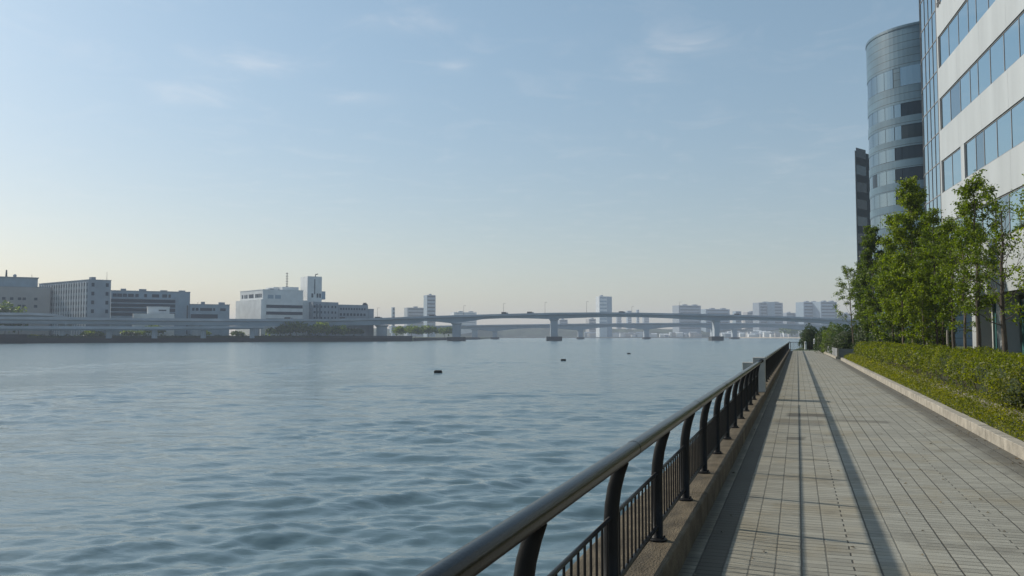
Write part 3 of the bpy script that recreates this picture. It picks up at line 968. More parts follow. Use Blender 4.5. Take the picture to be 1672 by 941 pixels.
# wall bands
zs = [GZ] + [q for s_ in SILL for q in (s_, s_ + WH)] + [TOPZ]
for i in range(0, len(zs), 2):
    b = MB()
    # spandrel panels with fine joints
    s_ = 0.0
    while s_ < LEN:
        l_ = min(4.4, LEN - s_)
        b.obox(bp(s_ + .006, zs[i]), -U * (l_ - .012), -NO * .32, (0, 0, zs[i + 1] - zs[i]))
        s_ += 4.4
    b.build('wall', M['white_panel'], wb)
b = MB(); b.obox(bp(.0, GZ - .01, -.33), -U * LEN, -NO * 16, (0, 0, TOPZ - GZ)); b.build('body', M['dark_recess'], wb)
b = MB(); b.obox(bp(0, GZ, 0), -U * .34, -NO * .3, (0, 0, TOPZ - GZ)); 
b = MB()
for s_ in SILL:
    b.obox(bp(.0, s_ + .001, -.005), -U * .32, -NO * .3, (0, 0, WH - .002))
b.build('corner_pier', M['white_panel'], wb)
bays = [2.2, 2.15, 2.0, 1.5, 2.15, 2.2]
for bi, s_ in enumerate(SILL):
    pos = .36; k = 0
    first = True
    while pos < 36:
        wdt = bays[k % 6]
        if bi == 1 and k == 2:
            b = MB(); b.obox(bp(pos - .02, s_ + .001, -.004), -U * .72, -NO * .3, (0, 0, WH - .002)); b.build('pier', M['white_panel'], wb)
            pos += .72
        b = MB(); b.obox(bp(pos, s_ + .03, -.085), -U * wdt, -NO * .03, (0, 0, WH - .06))
        wn = b.build('window', M['glass'] if (k * 7 + bi * 3) % 11 != 2 else M['glass_pale'], wb)
        b = MB()
        b.obox(bp(pos - .03, s_ + .002, -.066), -U * .06, -NO * .12, (0, 0, WH - .004))
        b.obox(bp(pos + .03, s_ + .003, -.062), -U * (wdt - .06), -NO * .12, (0, 0, .07))
        b.obox(bp(pos + .03, s_ + WH - .073, -.062), -U * (wdt - .06), -NO * .12, (0, 0, .07))
        b.build('frame', M['mullion'], wn)
        pos += wdt; k += 1
# ground floor: columns, recessed glass and dark lobby
for px in (1588, 1629):
    cc = 20072 / (px - 1171)
    s_ = (53.9 - cc) / math.cos(BETA - AL) 
    b = MB(); b.obox(bp(s_ - .35, 0, -.1), -U * .75, -NO * .8, (0, 0, GZ)); b.build('column', M['white_panel'], wb)
for s_ in (16, 21.5, 27, 33):
    b = MB(); b.obox(bp(s_, 0, -1.2), -U * .8, -NO * .8, (0, 0, GZ)); b.build('column', M['soffit'], wb)
b = MB(); b.obox(bp(0, 0, -6.0), -U * LEN, -NO * .4, (0, 0, GZ)); b.build('lobby_wall', M['dark_recess'], wb)
for k in range(5):
    b = MB(); b.obox(bp(1.2 + k * 2.15, .1, -1.3), -U * 1.0, -NO * .06, (0, 0, GZ - .4)); b.build('lobby_window', M['glass_green'], wb)
    b = MB(); b.obox(bp(2.2 + k * 2.15, 0, -1.2), -U * 1.1, -NO * .4, (0, 0, GZ)); b.build('lobby_pier', M['soffit'], wb)
b = MB(); b.obox(bp(0, GZ - .12, -.33), -U * LEN, -NO * 5.6, (0, 0, .10)); b.build('soffit', M['soffit'], wb)
# glass corner: short straight run then a curve turning away from the river
GB = BETA - R(1.2)
ug = np.array([-math.sin(GB), math.cos(GB), 0.])
arc = [np.array([C0[0], C0[1]])]
step = 1.12
head = GB
pts2 = [C0[:2].copy()]
for k in range(4):
    pts2.append(pts2[-1] + np.array([-math.sin(head), math.cos(head)]) * step)
for k in range(11):
    head -= R(8.2)
    pts2.append(pts2[-1] + np.array([-math.sin(head), math.cos(head)]) * step)
cen = C0[:2] - NO[:2] * 9 + U[:2] * 3
rows = [GZ] + sorted([q for s_ in SILL for q in (s_, s_ + WH)]) + [TOPZ]
gbay = None
for i in range(len(pts2) - 1):
    a, c_ = pts2[i], pts2[i + 1]
    d = (c_ - a); d /= np.linalg.norm(d); nn = np.array([-d[1], d[0]])
    b = MB(); b.obox((a[0], a[1], GZ), (c_[0] - a[0], c_[1] - a[1], 0), (-nn[0] * .05, -nn[1] * .05, 0), (0, 0, TOPZ - GZ))
    g_ = b.build('curtain_glass', M['glass'], wb)
    b = MB()
    b.obox((a[0] + nn[0] * .03 - d[0] * .025, a[1] + nn[1] * .03 - d[1] * .025, GZ), (d[0] * .05, d[1] * .05, 0), (-nn[0] * .06, -nn[1] * .06, 0), (0, 0, TOPZ - GZ))
    for z in rows[1:-1]:
        b.obox((a[0] + nn[0] * .025 + d[0] * .03, a[1] + nn[1] * .025 + d[1] * .03, z - .03), (d[0] * (step - .06), d[1] * (step - .06), 0), (-nn[0] * .05, -nn[1] * .05, 0), (0, 0, .06))
    b.build('mullion', M['mullion'], g_)
# dark emblem near the top of the wall: only its lower tips show in the photograph
q0 = bp(.55, 23.0 - .05, .03)
b = MB()
b.obox(bp(.5, 22.70 - .02, .04), -U * .55, -NO * .035, (0, 0, .55))
b.obox(bp(1.25, 22.62, .04), -U * .28, -NO * .035, (0, 0, .7))
# (kept low on the band between window rows)
b = MB()
sgz = hz(4, 52.6, 1548)
b.tube([bp(.45, sgz + .28, .03), bp(.50, sgz + .04, .03), bp(.72, sgz - .02, .03), bp(.86, sgz + .22, .03)], .06, 8)
b.tube([bp(1.2, sgz + .5, .03), bp(1.22, sgz + .1, .03), bp(1.12, sgz - .02, .03)], .05, 8)
b.build('emblem', M['mullion'], wb)

# ------------------------------------------------------------------ round tower and the dark block behind it
TC_ = 150.0
tcen = xy(1529, TC_ + 2)
TR = 10.4
tw = thing('round_tower', (tcen[0], tcen[1], 0), 'round blue-grey office tower with curved window bands', 'building')


def cyl_seg(b, r0, r1, a0, a1, z0, z1, n):
    for i in range(n):
        t0 = a0 + (a1 - a0) * i / n; t1 = a0 + (a1 - a0) * (i + 1) / n
        P = [(tcen[0] + r * math.cos(t), tcen[1] + r * math.sin(t)) for r, t in ((r0, t0), (r1, t0), (r1, t1), (r0, t1))]
        b.prism(P, z0, z1)


TOPT = hz(62, 150, 1440)
tocam = math.atan2(-tcen[1], -tcen[0])
b = MB(); b.lathe([(TR - .3, -.02), (TR - .3, TOPT - .3)], tcen, 72); b.build('core', M['tower_dark'], tw, smooth=False)
# window rows found from the left side of the tower
rows_px = [(96, 128), (157, 179), (194, 217), (230, 251), (266, 289), (303, 326), (340, 362), (376, 398), (412, 432), (450, 470)]
zprev = TOPT
sa = tocam - R(95)                      # left limb
seam = tocam - math.asin(min(1, (1529 - 1468) / 112.)) 
s2 = tocam - math.asin((1529 - 1480) / 112.)
for (t_, b_) in rows_px:
    z1 = hz(t_, 141, 1445); z0 = hz(b_, 141, 1445)
    bb = MB(); cyl_seg(bb, TR - .25, TR, tocam - R(110), tocam + R(110), z1, zprev, 48)
    ob = bb.build('cladding', M['tower_panel'], tw)
    i = rows_px.index((t_, b_))
    av = np.arange(seam, tocam - R(104), -R(10.5))
    for a_ in av:
        pn = MB(); cyl_seg(pn, TR - .25, TR - .06, a_ - R(10.5), a_ - R(.45), z0 + .002, z1 - .002, 3)
        pn.build('window', M['tower_glass'], tw)
    mid = MB(); cyl_seg(mid, TR - .25, TR - .07, seam + .003, s2 - .003, z0 + .002, z1 - .002, 4)
    mid.build('window', M['glass_dark'] if i in (3, 4, 5) else (M['tower_panel'] if i == 0 else M['tower_glass']), tw)
    rt = MB(); cyl_seg(rt, TR - .25, TR - .06, s2 + .003, tocam + R(110), z0 + .002, z1 - .002, 24)
    rt.build('window_band', M['tower_glass'] if i in (0, 6, 7) else (M['glass_dark'] if i in (1, 3, 4, 5) else M['tower_dark']), tw)
    if i == 4:
        dk = MB(); cyl_seg(dk, TR - .2, TR - .045, tocam - R(68), tocam - R(58), z0 + .004, z1 - .004, 3); dk.build('window', M['glass_dark'], tw)
    zprev = z0
bb = MB(); cyl_seg(bb, TR - .25, TR, tocam - R(110), tocam + R(110), 0, zprev, 48); bb.build('cladding', M['tower_panel'], tw)
bb = MB(); bb.lathe([(TR + .1, TOPT), (TR + .1, TOPT + .5), (TR - .4, TOPT + .5)], tcen, 72); bb.build('parapet', M['tower_panel'], tw)

p0 = xy(1402.5, 176); p1 = xy(1440, 182)
dk = thing('dark_block', (p0[0], p0[1], 0), 'narrow dark glass block half hidden behind the round tower', 'building')
d = p1 - p0; d /= np.linalg.norm(d); nn = np.array([-d[1], d[0]])
nn = (p0 + p1) / np.linalg.norm(p0 + p1); nn = np.array([nn[0] * math.cos(.02) + nn[1] * math.sin(.02), nn[1]])
TD = hz(246, 176, 1403)
b = MB(); b.prism([p0, p1, p1 + nn * 15, p0 + nn * 15], -.02, TD); b.build('body', M['tower_dark'], dk)
for k in range(11):
    z = 3 + k * 3.6
    b = MB(); b.obox((p0[0] + d[0] * .5 - nn[0] * .08, p0[1] + d[1] * .5 - nn[1] * .08, z), (d[0] * 4, d[1] * 4, 0), (nn[0] * .06, nn[1] * .06, 0), (0, 0, 2.0)); b.build('window_band', M['glass_dark'] if k % 3 else M['tower_night'], dk)
b = MB(); b.obox((p0[0] - nn[0] * .12, p0[1] - nn[1] * .12, 0), (d[0] * .3, d[1] * .3, 0), (nn[0] * .1, nn[1] * .1, 0), (0, 0, TD)); b.build('edge_fin', M['far_cream'], dk)

# ------------------------------------------------------------------ left bank
def bank_line():
    px = [-260, -120, 0, 130, 260, 400, 540, 672]
    cc = [392, 412, 436, 478, 520, 562, 600, 632]
    return [xy(a, c) for a, c in zip(px, cc)]


BL = bank_line()
LANDZ = .5
far = [xy(740, 960), xy(783, 1010), xy(792, 1180), xy(830, 2350), xy(-700, 2350), xy(-900, 1000), xy(-500, 392)]
b = MB(); b.prism(BL + [xy(676, 700)] + far, -4.6, LANDZ)
tag(b.build('bank_ground', M['bank_land']), kind='structure')
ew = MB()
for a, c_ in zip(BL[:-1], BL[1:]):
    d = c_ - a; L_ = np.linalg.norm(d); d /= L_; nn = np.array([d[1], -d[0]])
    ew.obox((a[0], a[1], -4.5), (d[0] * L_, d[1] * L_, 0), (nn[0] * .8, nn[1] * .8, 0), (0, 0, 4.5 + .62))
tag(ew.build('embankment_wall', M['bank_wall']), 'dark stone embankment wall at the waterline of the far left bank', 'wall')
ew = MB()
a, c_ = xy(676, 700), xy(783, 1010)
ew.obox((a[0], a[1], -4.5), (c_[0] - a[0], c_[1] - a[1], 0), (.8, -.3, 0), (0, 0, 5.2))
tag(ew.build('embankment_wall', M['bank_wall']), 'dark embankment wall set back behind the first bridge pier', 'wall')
# taller dark quay block at the left edge
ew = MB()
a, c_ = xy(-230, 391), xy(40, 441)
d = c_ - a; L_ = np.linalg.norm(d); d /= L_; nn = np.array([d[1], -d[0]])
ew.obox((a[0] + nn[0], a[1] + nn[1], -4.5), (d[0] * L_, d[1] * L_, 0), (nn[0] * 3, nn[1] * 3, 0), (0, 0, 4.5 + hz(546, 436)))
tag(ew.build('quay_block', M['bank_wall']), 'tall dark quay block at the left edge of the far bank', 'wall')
# dark upper flood wall, second tier (right part of the bank)
ew = MB()
for i in range(5, 7):
    a = BL[i] + (BL[i] - np.array([0, 0])) / np.linalg.norm(BL[i]) * 6; c_ = BL[i + 1] + BL[i + 1] / np.linalg.norm(BL[i + 1]) * 6
    d = c_ - a
    ew.obox((a[0], a[1], .4), (d[0], d[1], 0), (.3, .8, 0), (0, 0, 1.6))
tag(ew.build('flood_wall', M['footing']), 'grey-black flood wall on top of the far embankment below the viaduct', 'wall')


def far_bush(px, c, wpx, top, base_z, label, mleaf='leaf_c', n=900, seed=1, group='trees on the far left bank'):
    q = xy(px, c)
    wv = wpx * c / F / 2
    h = hz(top, c) - base_z
    rg = np.random.default_rng(seed)
    t = thing('bushy_tree', (q[0], q[1], base_z), label, 'tree', group)
    d = rg.normal(size=(n, 3)); d[:, 2] = np.abs(d[:, 2]) - .3
    d /= np.linalg.norm(d, axis=1)[:, None]
    k = int(5)
    cen = np.stack([rg.uniform(-.55, .55, k) * wv, rg.uniform(-.4, .4, k) * wv, rg.uniform(.40, .62, k) * h], 1)
    idx = rg.integers(0, k, n)
    rad = np.array([wv * .5, wv * .5, h * .42])
    C = cen[idx] + d * rad * rg.uniform(.55, 1.05, (n, 1)) + np.array([q[0], q[1], base_z])
    C[:, 2] = np.maximum(C[:, 2], base_z + .2)
    quads('crown', leaves(C, max(.7, wv * .22), .7, .2), M[mleaf], t)
    b = MB(); b.tube([(q[0], q[1], base_z - .1), (q[0], q[1], base_z + h * .5)], [.25, .12], 6); b.build('trunk', M['bark_dark'], t)


LB = [(8, 500, 60, 494, 'rounded dark tree before the leftmost building'), (30, 505, 34, 500, 'smaller tree right of the rounded dark one at the left edge')]
for i, (px, c, w_, top, lab) in enumerate(LB): far_bush(px, c, w_, top, .5, lab, seed=30 + i, n=800)
for i, (px, c, w_, top, ml, lab) in enumerate([
        (252, 545, 44, 530, 'leaf_c', 'dark shrubby tree under the viaduct below the low white building'),
        (215, 540, 40, 539, 'leaf_b', 'low pale green bush under the viaduct, left of the darker shrubby tree'),
        (150, 520, 50, 540, 'leaf_b', 'flat green bush on the bank below the finned building'),
        (60, 470, 26, 546, 'leaf_cover', 'yellowish grass mound beside the tall dark quay block'),
        (330, 560, 36, 541, 'leaf_c', 'small dark bush under the viaduct below the low blue block'),
        (385, 570, 30, 540, 'leaf_c', 'dark bush right of the low blue block under the viaduct'),
        (458, 585, 44, 531, 'leaf_c', 'left, lower tree of the clump below the white complex'),
        (484, 588, 52, 525, 'leaf_c', 'tallest tree of the clump in front of the white complex'),
        (515, 592, 52, 527, 'leaf_b', 'broad tree right of the tallest one of the clump'),
        (548, 598, 44, 532, 'leaf_c', 'right end tree of the clump, low under the viaduct'),
        (578, 604, 34, 536, 'leaf_shrub', 'dark shrub under the viaduct near its last pier'),
        (648, 680, 30, 533, 'leaf_b', 'light green tree right of the viaduct end pier'),
        (672, 700, 40, 530, 'leaf_b', 'large light green tree on the bank before the first bridge pier'),
        (700, 730, 40, 532, 'leaf_c', 'dark bush between the light trees and the first bridge pier'),
        (726, 760, 34, 534, 'leaf_c', 'low bush directly behind the first bridge pier')]):
    far_bush(px, c, w_, top, .5, lab, ml, seed=50 + i, n=520)


bhg = thing('bank_hedge', (*xy(300, 540), .5), 'long dark hedge strip on top of the far embankment, below the road decks', 'hedge')
pts = []; b = MB()
for i in range(2, 6):
    a = BL[i] + BL[i] / np.linalg.norm(BL[i]) * 5; c_ = BL[i + 1] + BL[i + 1] / np.linalg.norm(BL[i + 1]) * 5
    d = c_ - a; f_ = a / np.linalg.norm(a)
    b.obox((a[0], a[1], .45), (d[0], d[1], 0), (f_[0] * 2.5, f_[1] * 2.5, 0), (0, 0, 1.5))
    k = 420
    u = RNG.random(k); P0 = a + d * u[:, None] + f_ * RNG.uniform(-.5, 2.5, (k, 1))
    pts.append(leaves(np.column_stack([P0, .5 + RNG.uniform(.3, 1.9, k) + .35 * np.sin(u * 40)]), .9, .7, .3))
b.build('core', M['core'], bhg); quads('foliage', np.concatenate(pts), M['leaf_shrub'], bhg)


# ---- generic far building
def fb(name, px0, c0, px1, c1, top, depth, base, wall, label, cat='building', group=None, roofline=True, back=None):
    a = xy(px0, c0); e = xy(px1, c1)
    d = e - a; L_ = np.linalg.norm(d); d /= L_
    nn = np.array([-d[1], d[0]])
    if nn.dot(FWD[:2]) < 0: nn = -nn
    if back is not None:
        nn = xy(*back) - a; depth = np.linalg.norm(nn); nn = nn / depth
    cm = c0 if back is not None else (c0 + c1) / 2
    H = hz(top, cm)
    t = thing(name, (a[0], a[1], base), label, cat, group)
    t['_L'] = float(L_)
    b = MB(); b.prism([a, e, e + nn * depth, a + nn * depth], base, H); b.build('wall', M[wall], t)
    if roofline:
        b = MB(); b.prism([a - d * .2 - nn * .2, e + d * .2 - nn * .2, e + d * .2 + nn * (depth + .2), a - d * .2 + nn * (depth + .2)], H + .01, H + .45); b.build('roof_edge', M['far_grey' if wall != 'far_white' else 'far_white'], t)
    return dict(t=t, a=a, e=e, d=d, n=nn, L=L_, H=H, depth=depth, base=base, c=cm)


def face_boxes(B, rects, name, m, side='front', proud=.12):
    """rects: (u0, u1, z0, z1), u in 0..1 along the face, z in metres; each is one child object"""
    if side == 'front': o, d, n, L_ = B['a'], B['d'], np.array([B['d'][1], -B['d'][0]]), B['L']
    elif side == 'left': o, d, n, L_ = B['a'] + B['n'] * B['depth'], -B['n'], np.array([-B['n'][1], B['n'][0]]), B['depth']
    else: o, d, n, L_ = B['e'], B['n'], B['d'], B['depth']
    for u0, u1, z0, z1 in rects:
        b = MB(); b.obox((o[0] + d[0] * u0 * L_ + n[0] * .005, o[1] + d[1] * u0 * L_ + n[1] * .005, z0), (d[0] * (u1 - u0) * L_, d[1] * (u1 - u0) * L_, 0), (n[0] * proud, n[1] * proud, 0), (0, 0, z1 - z0))
        b.build(name, M[m], B['t'])


def mast(name, px, c, y0, y1, r, label, cat, parent=None, lattice=False):
    q = xy(px, c)
    b = MB(); b.tube([(q[0], q[1], hz(y1, c)), (q[0], q[1], hz(y0, c))], [r, r * .6], 6)
    if lattice:
        z0, z1 = hz(y1, c), hz(y0, c)
        for k in range(6):
            z = z0 + (z1 - z0) * (k + .5) / 6
            b.box(q[0] - r * 2, q[0] + r * 2, q[1] - r * 2, q[1] + r * 2, z - .15, z + .15)
    if parent is not None:
        return b.build(name, M['dark_metal'], parent)
    return tag(b.build(name, M['dark_metal']), label, cat)


# A: leftmost building
A = fb('apartment_building', -190, 500, 80, 545, 467, 26, .5, 'far_cream', 'pale leftmost building with a dark set-back top storey and chimney')
face_boxes(A, [(u, u + .022, z, z + 1.7) for z in (19.8, 24.4) for u in (.69, .74, .79, .82, .895)], 'window', 'far_win')
face_boxes(A, [(u, u + .03, z, z + 1.7) for z in (14.6,) for u in (.70, .80, .90)], 'window', 'far_win')
a2, e2 = xy(-190, 504), xy(59, 541)
b = MB(); b.prism([a2, e2, e2 + A['n'] * 18, a2 + A['n'] * 18], A['H'] + .5, hz(454, 536)); b.build('roof_storey', M['far_blue'], A['t'])
b = MB(); b.prism([a2 - A['n'] * .6, e2 + A['d'] * .5 - A['n'] * .6, e2 + A['d'] * .5 + A['n'] * 18, a2 + A['n'] * 18], hz(454, 536) + .01, hz(452.5, 536)); b.build('roof_slab', M['far_grey'], A['t'])
mast('chimney', 7, 545, 441, 455, .75, None, None, A['t'])
mast('antenna', 49, 545, 448.5, 455, .15, None, None, A['t'])
q = xy(21, 545)
b = MB(); zc_ = hz(453.5, 545); b.lathe([(.5, zc_ - .5), (.6, zc_ + .2), (1.05, zc_ + .9), (.95, zc_ + 1.7), (.4, zc_ + 2.2)], q, 14); b.build('water_tank', M['far_grey'], A['t'])

# B: building with fins
B = fb('finned_building', 142, 520, 179, 527, 457.5, 62, .5, 'far_grey', 'five-storey building with pale vertical fins along its side', back=(61, 562))
hB = B['H']
fl = (hB - 3.0) / 6.4
for k in range(6):
    z0 = hB - 1.6 - k * fl * 1.05 - 2.3
    for u in (.14, .77):
        face_boxes(B, [(u, u + .13, max(z0, 1), max(z0, 1) + 2.3)], 'window', 'far_win')
for k in range(6):
    face_boxes(B, [(.02, .985, hB - 3.6 - k * 3.75, hB - 1.6 - k * 3.75)], 'window_band', 'far_win', 'left', .1)
for k in range(20):
    u = .02 + k * .0495
    face_boxes(B, [(u, u + .012, 1, hB - .9)], 'fin', 'far_white', 'left', .7)
mast('antenna', 172, 530, 444, 458, .12, None, None, B['t'])

# C: long block with ribbon windows
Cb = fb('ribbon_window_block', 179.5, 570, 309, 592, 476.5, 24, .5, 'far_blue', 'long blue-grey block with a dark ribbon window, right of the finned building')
hC = Cb['H']
face_boxes(Cb, [(u, u + w_, hC - 3.9, hC - 1.7) for u, w_ in ((.02, .05), (.075, .06), (.145, .05), (.21, .07), (.30, .04), (.41, .035), (.51, .09), (.64, .06), (.72, .03))], 'window', 'far_win')
face_boxes(Cb, [(.0, .81, hC - 7.6 - k * 3.0, hC - 5.4 - k * 3.0) for k in range(4)], 'window_band', 'far_win')
face_boxes(Cb, [(.0, .81, hC - 5.35, hC - 5.0)], 'ledge', 'far_grey', proud=.4)
face_boxes(Cb, [(.96, .975, 3, hC - 9)], 'downpipe', 'dark_metal')
Cs = fb('low_annex', 240, 560, 276, 566, 502, 8, .5, 'far_white', 'small white annex standing before the long ribbon-window block')
a2, e2 = xy(216, 556), xy(283, 564)
b = MB(); b.prism([a2, e2, e2 - Cs['n'] * 5, a2 - Cs['n'] * 5], .5, hz(512.5, 558)); b.build('front_wing', M['far_white'], Cs['t'])
face_boxes(Cs, [(.5, .85, Cs['H'] - 2.4, Cs['H'] - 1.6)], 'window', 'far_win')
# D
D = fb('low_blue_block', 309.5, 590, 374, 602, 498, 20, .5, 'far_blue', 'low blue-grey block between the ribbon-window block and the white complex')
hD = D['H']
face_boxes(D, [(u, u + w_, hD - 4.2, hD - 2.3) for u, w_ in ((.05, .06), (.14, .07), (.25, .30), (.58, .05), (.76, .14))], 'window', 'far_win')
face_boxes(D, [(.02, .7, hD - 9.5, hD - 6.6)], 'window_band', 'far_win')
mast('antenna', 322, 600, 493, 498, .15, None, None, D['t'])

# E: white complex
E = fb('white_complex', 428, 600, 494, 616, 473.5, 46, .5, 'far_white', 'large white stepped complex with a square tower, behind the viaduct', back=(391, 628))
hE = E['H']
face_boxes(E, [(.09, .99, z, z + 2.2) for z in (hE - 12.6, hE - 17.4, hE - 22.3)], 'window_band', 'far_win')
face_boxes(E, [(.12, .26, hE - 6.0, hE - 3.4), (.30, .44, hE - 6.0, hE - 3.4)], 'panel', 'far_blue', proud=.08)
face_boxes(E, [(u, u + w_, hE - 5.2, hE - 2.6) for u, w_ in ((.08, .06), (.2, .05), (.28, .05), (.40, .2), (.68, .05), (.75, .05), (.82, .05), (.90, .05))], 'window', 'far_win', 'left')
face_boxes(E, [(u, u + .035, z, z + 2.0) for z in (hE - 12.4, hE - 17.3, hE - 21.6) for u in np.arange(.06, .96, .10)], 'window', 'far_win', 'left')
# taller left wing below
a2 = xy(425.5, 598)
nE, dE = E['n'], E['d']
P_ = [a2, a2 + dE * 3, xy(391, 630), xy(384, 630)]
b = MB(); b.prism(P_, .5, hz(489, 600)); b.build('left_wing', M['far_white'], E['t'])
b = MB(); b.prism([xy(466, 612) + nE * 6, xy(493, 617) + nE * 6, xy(493, 617) + nE * 22, xy(466, 612) + nE * 22], hE + .4, hz(468.5, 616)); b.build('roof_block', M['far_white'], E['t'])
b = MB(); b.prism([xy(458, 610) + nE * 12, xy(466, 611) + nE * 12, xy(466, 611) + nE * 25, xy(458, 610) + nE * 25], hE + .4, hz(468.5, 616)); b.build('roof_block', M['far_white'], E['t'])
mast('lattice_mast', 467.3, 625, 445, 470, .35, None, None, E['t'], True)
# tower
t0, t1 = xy(501, 622), xy(524.5, 628)
dT = t1 - t0; dT /= np.linalg.norm(dT); nT = np.array([-dT[1], dT[0]])
HT = hz(451.5, 624)
b = MB(); b.prism([t0, t1, t1 + nT * 15, t0 + nT * 15], .5, HT); b.build('tower', M['far_white'], E['t'])
Tb = dict(t=E['t'], a=t0, e=t1, d=dT, n=nT, L=float(np.linalg.norm(t1 - t0)), H=HT, depth=15, base=.5, c=624)
face_boxes(Tb, [(.47, .53, HT - 13, HT - 2)], 'slit_window', 'far_win')
face_boxes(Tb, [(u, u + .12, HT - 15.5, HT - 12.5) for u in (.28, .64, .82)], 'window', 'far_win')
b = MB(); b.prism([t1 + dT * .05, t1 + dT * 2.8, t1 + dT * 2.8 + nT * 9, t1 + dT * .05 + nT * 9], hz(489, 628), hz(476, 628)); b.build('tower_balcony', M['far_blue'], E['t'])
b = MB(); zt = HT; b.tube([(t1[0] - dT[0] * 5, t1[1] - dT[1] * 5, zt), (t1[0] - dT[0] * 5, t1[1] - dT[1] * 5, zt + 1.4), (t1[0] - dT[0] * 3, t1[1] - dT[1] * 3, zt + 1.9)], .35, 6); b.build('roof_crane', M['dark_metal'], E['t'])
# right wing, stepping down
wing = [(494.5, 620, 510, 624, 491, 18), (510.5, 618, 552, 632, 493.5, 20), (552.5, 634, 600.5, 648, 498, 20), (601, 650, 610, 652, 504.5, 16)]
for i, (pa, ca, pb_, cb, top, dep) in enumerate(wing):
    a_, e_ = xy(pa, ca), xy(pb_, cb)
    dd = e_ - a_; LL = float(np.linalg.norm(dd)); dd /= LL; n_ = np.array([-dd[1], dd[0]])
    HH = hz(top, (ca + cb) / 2)
    b = MB(); b.prism([a_, e_, e_ + n_ * dep, a_ + n_ * dep], .5, HH); b.build('right_wing', M['far_white' if i == 0 else 'far_grey'], E['t'])
    WB = dict(t=E['t'], a=a_, e=e_, d=dd, n=n_, L=LL, H=HH, depth=dep, base=.5)
    if i == 1:
        face_boxes(WB, [(u, u + w_, z, z + 1.7) for z in (HH - 4.3, HH - 8.4, HH - 12.6) for u, w_ in ((.02, .08), (.18, .03), (.30, .05), (.44, .05), (.58, .04), (.72, .06), (.86, .05))], 'window', 'far_win')
        face_boxes(WB, [(u, u + .035, HH - 17, HH - 1.5) for u in (.13, .25)], 'stair_slot', 'far_win')
    if i == 2:
        face_boxes(WB, [(u, u + .05, HH - 3.9, HH - 2.4) for u in np.arange(.05, .95, .09)], 'window', 'far_win')
        face_boxes(WB, [(u, u + .07, HH - 8.3, HH - 6.4) for u in np.arange(.04, .95, .115)], 'window', 'far_win')
q = xy(594, 650); b = MB(); z_ = hz(498, 641); b.box(q[0] - 1.4, q[0] + 1.4, q[1], q[1] + 3, z_, z_ + 1.2); b.box(q[0] - 1.0, q[0] + 1.0, q[1] + .4, q[1] + 2, z_ + 1.2, z_ + 1.9); b.build('roof_plant', M['dark_metal'], E['t'])

for Bq, spots in ((A, (.62, .8)), (B, (.3,)), (Cb, (.12, .35, .62, .86)), (D, (.3, .75)), (E, (.25,))):
    for u in spots:
        o_ = Bq['a'] + Bq['d'] * Bq['L'] * u + Bq['n'] * 5
        wd_ = 2.2 + 2.5 * ((u * 37) % 1)
        b = MB(); b.obox((o_[0], o_[1], Bq['H'] + .45), (Bq['d'][0] * wd_, Bq['d'][1] * wd_, 0), (Bq['n'][0] * 3, Bq['n'][1] * 3, 0), (0, 0, .9 + (u * 13) % 1)); b.build('roof_plant', M['far_grey'], Bq['t'])

# low clutter under and behind the viaduct: vans, cars
def vehicle(px, c, ln, h, m, label, box=False):
    q = xy(px, c); z = .5
    t = thing('parked_van' if box else 'parked_car', (q[0], q[1], z), label, 'van' if box else 'car', 'vehicles parked on the far left bank')
    d = RGT[:2]; n_ = FWD[:2]
    def bx(u0, u1, v0, v1, z0, z1, nm, mm):
        b = MB(); b.obox((q[0] + d[0] * u0 + n_[0] * v0, q[1] + d[1] * u0 + n_[1] * v0, z + z0), (d[0] * (u1 - u0), d[1] * (u1 - u0), 0), (n_[0] * (v1 - v0), n_[1] * (v1 - v0), 0), (0, 0, z1 - z0)); b.build(nm, M[mm], t, bevel=.06)
    bx(-ln / 2, ln / 2, 0, 1.8, .35, h * (.62 if not box else 1.0), 'body', m)
    if not box: bx(-ln * .28, ln * .30, .12, 1.68, h * .62, h, 'cabin', 'far_win')
    else: bx(-ln * .48, -ln * .2, -.03, .0, h * .55, h * .88, 'window', 'far_win')
    for u in (-ln * .31, ln * .31):
        b = MB()
        o = np.array([q[0] + d[0] * u, q[1] + d[1] * u])
        b.tube([(o[0] - n_[0] * .04, o[1] - n_[1] * .04, z + .34), (o[0] + n_[0] * 1.84, o[1] + n_[1] * 1.84, z + .34)], .34, 12); b.build('wheel', M['iron'], t)


for px, c, ln, h, m, lab, bxv in (
        (108, 500, 5.2, 2.2, 'far_white', 'white van parked left of the first viaduct pier', True),
        (86, 498, 4.4, 1.5, 'far_white', 'white car parked at the left under the viaduct', False),
        (118, 506, 4.4, 1.5, 'far_cream', 'cream car parked just right of the first viaduct pier', False),
        (222, 575, 5.2, 2.3, 'far_white', 'white van parked under the viaduct before the ribbon-window block', True),
        (204, 570, 4.4, 1.5, 'far_cream', 'cream car parked left of the van before the ribbon-window block', False),
        (438, 598, 5.2, 2.4, 'far_white', 'white van parked under the viaduct by the white complex', True),
        (404, 590, 4.4, 1.5, 'far_white', 'white car parked in the gap left of the white complex', False)):
    vehicle(px, c, ln, h, m, lab, bxv)


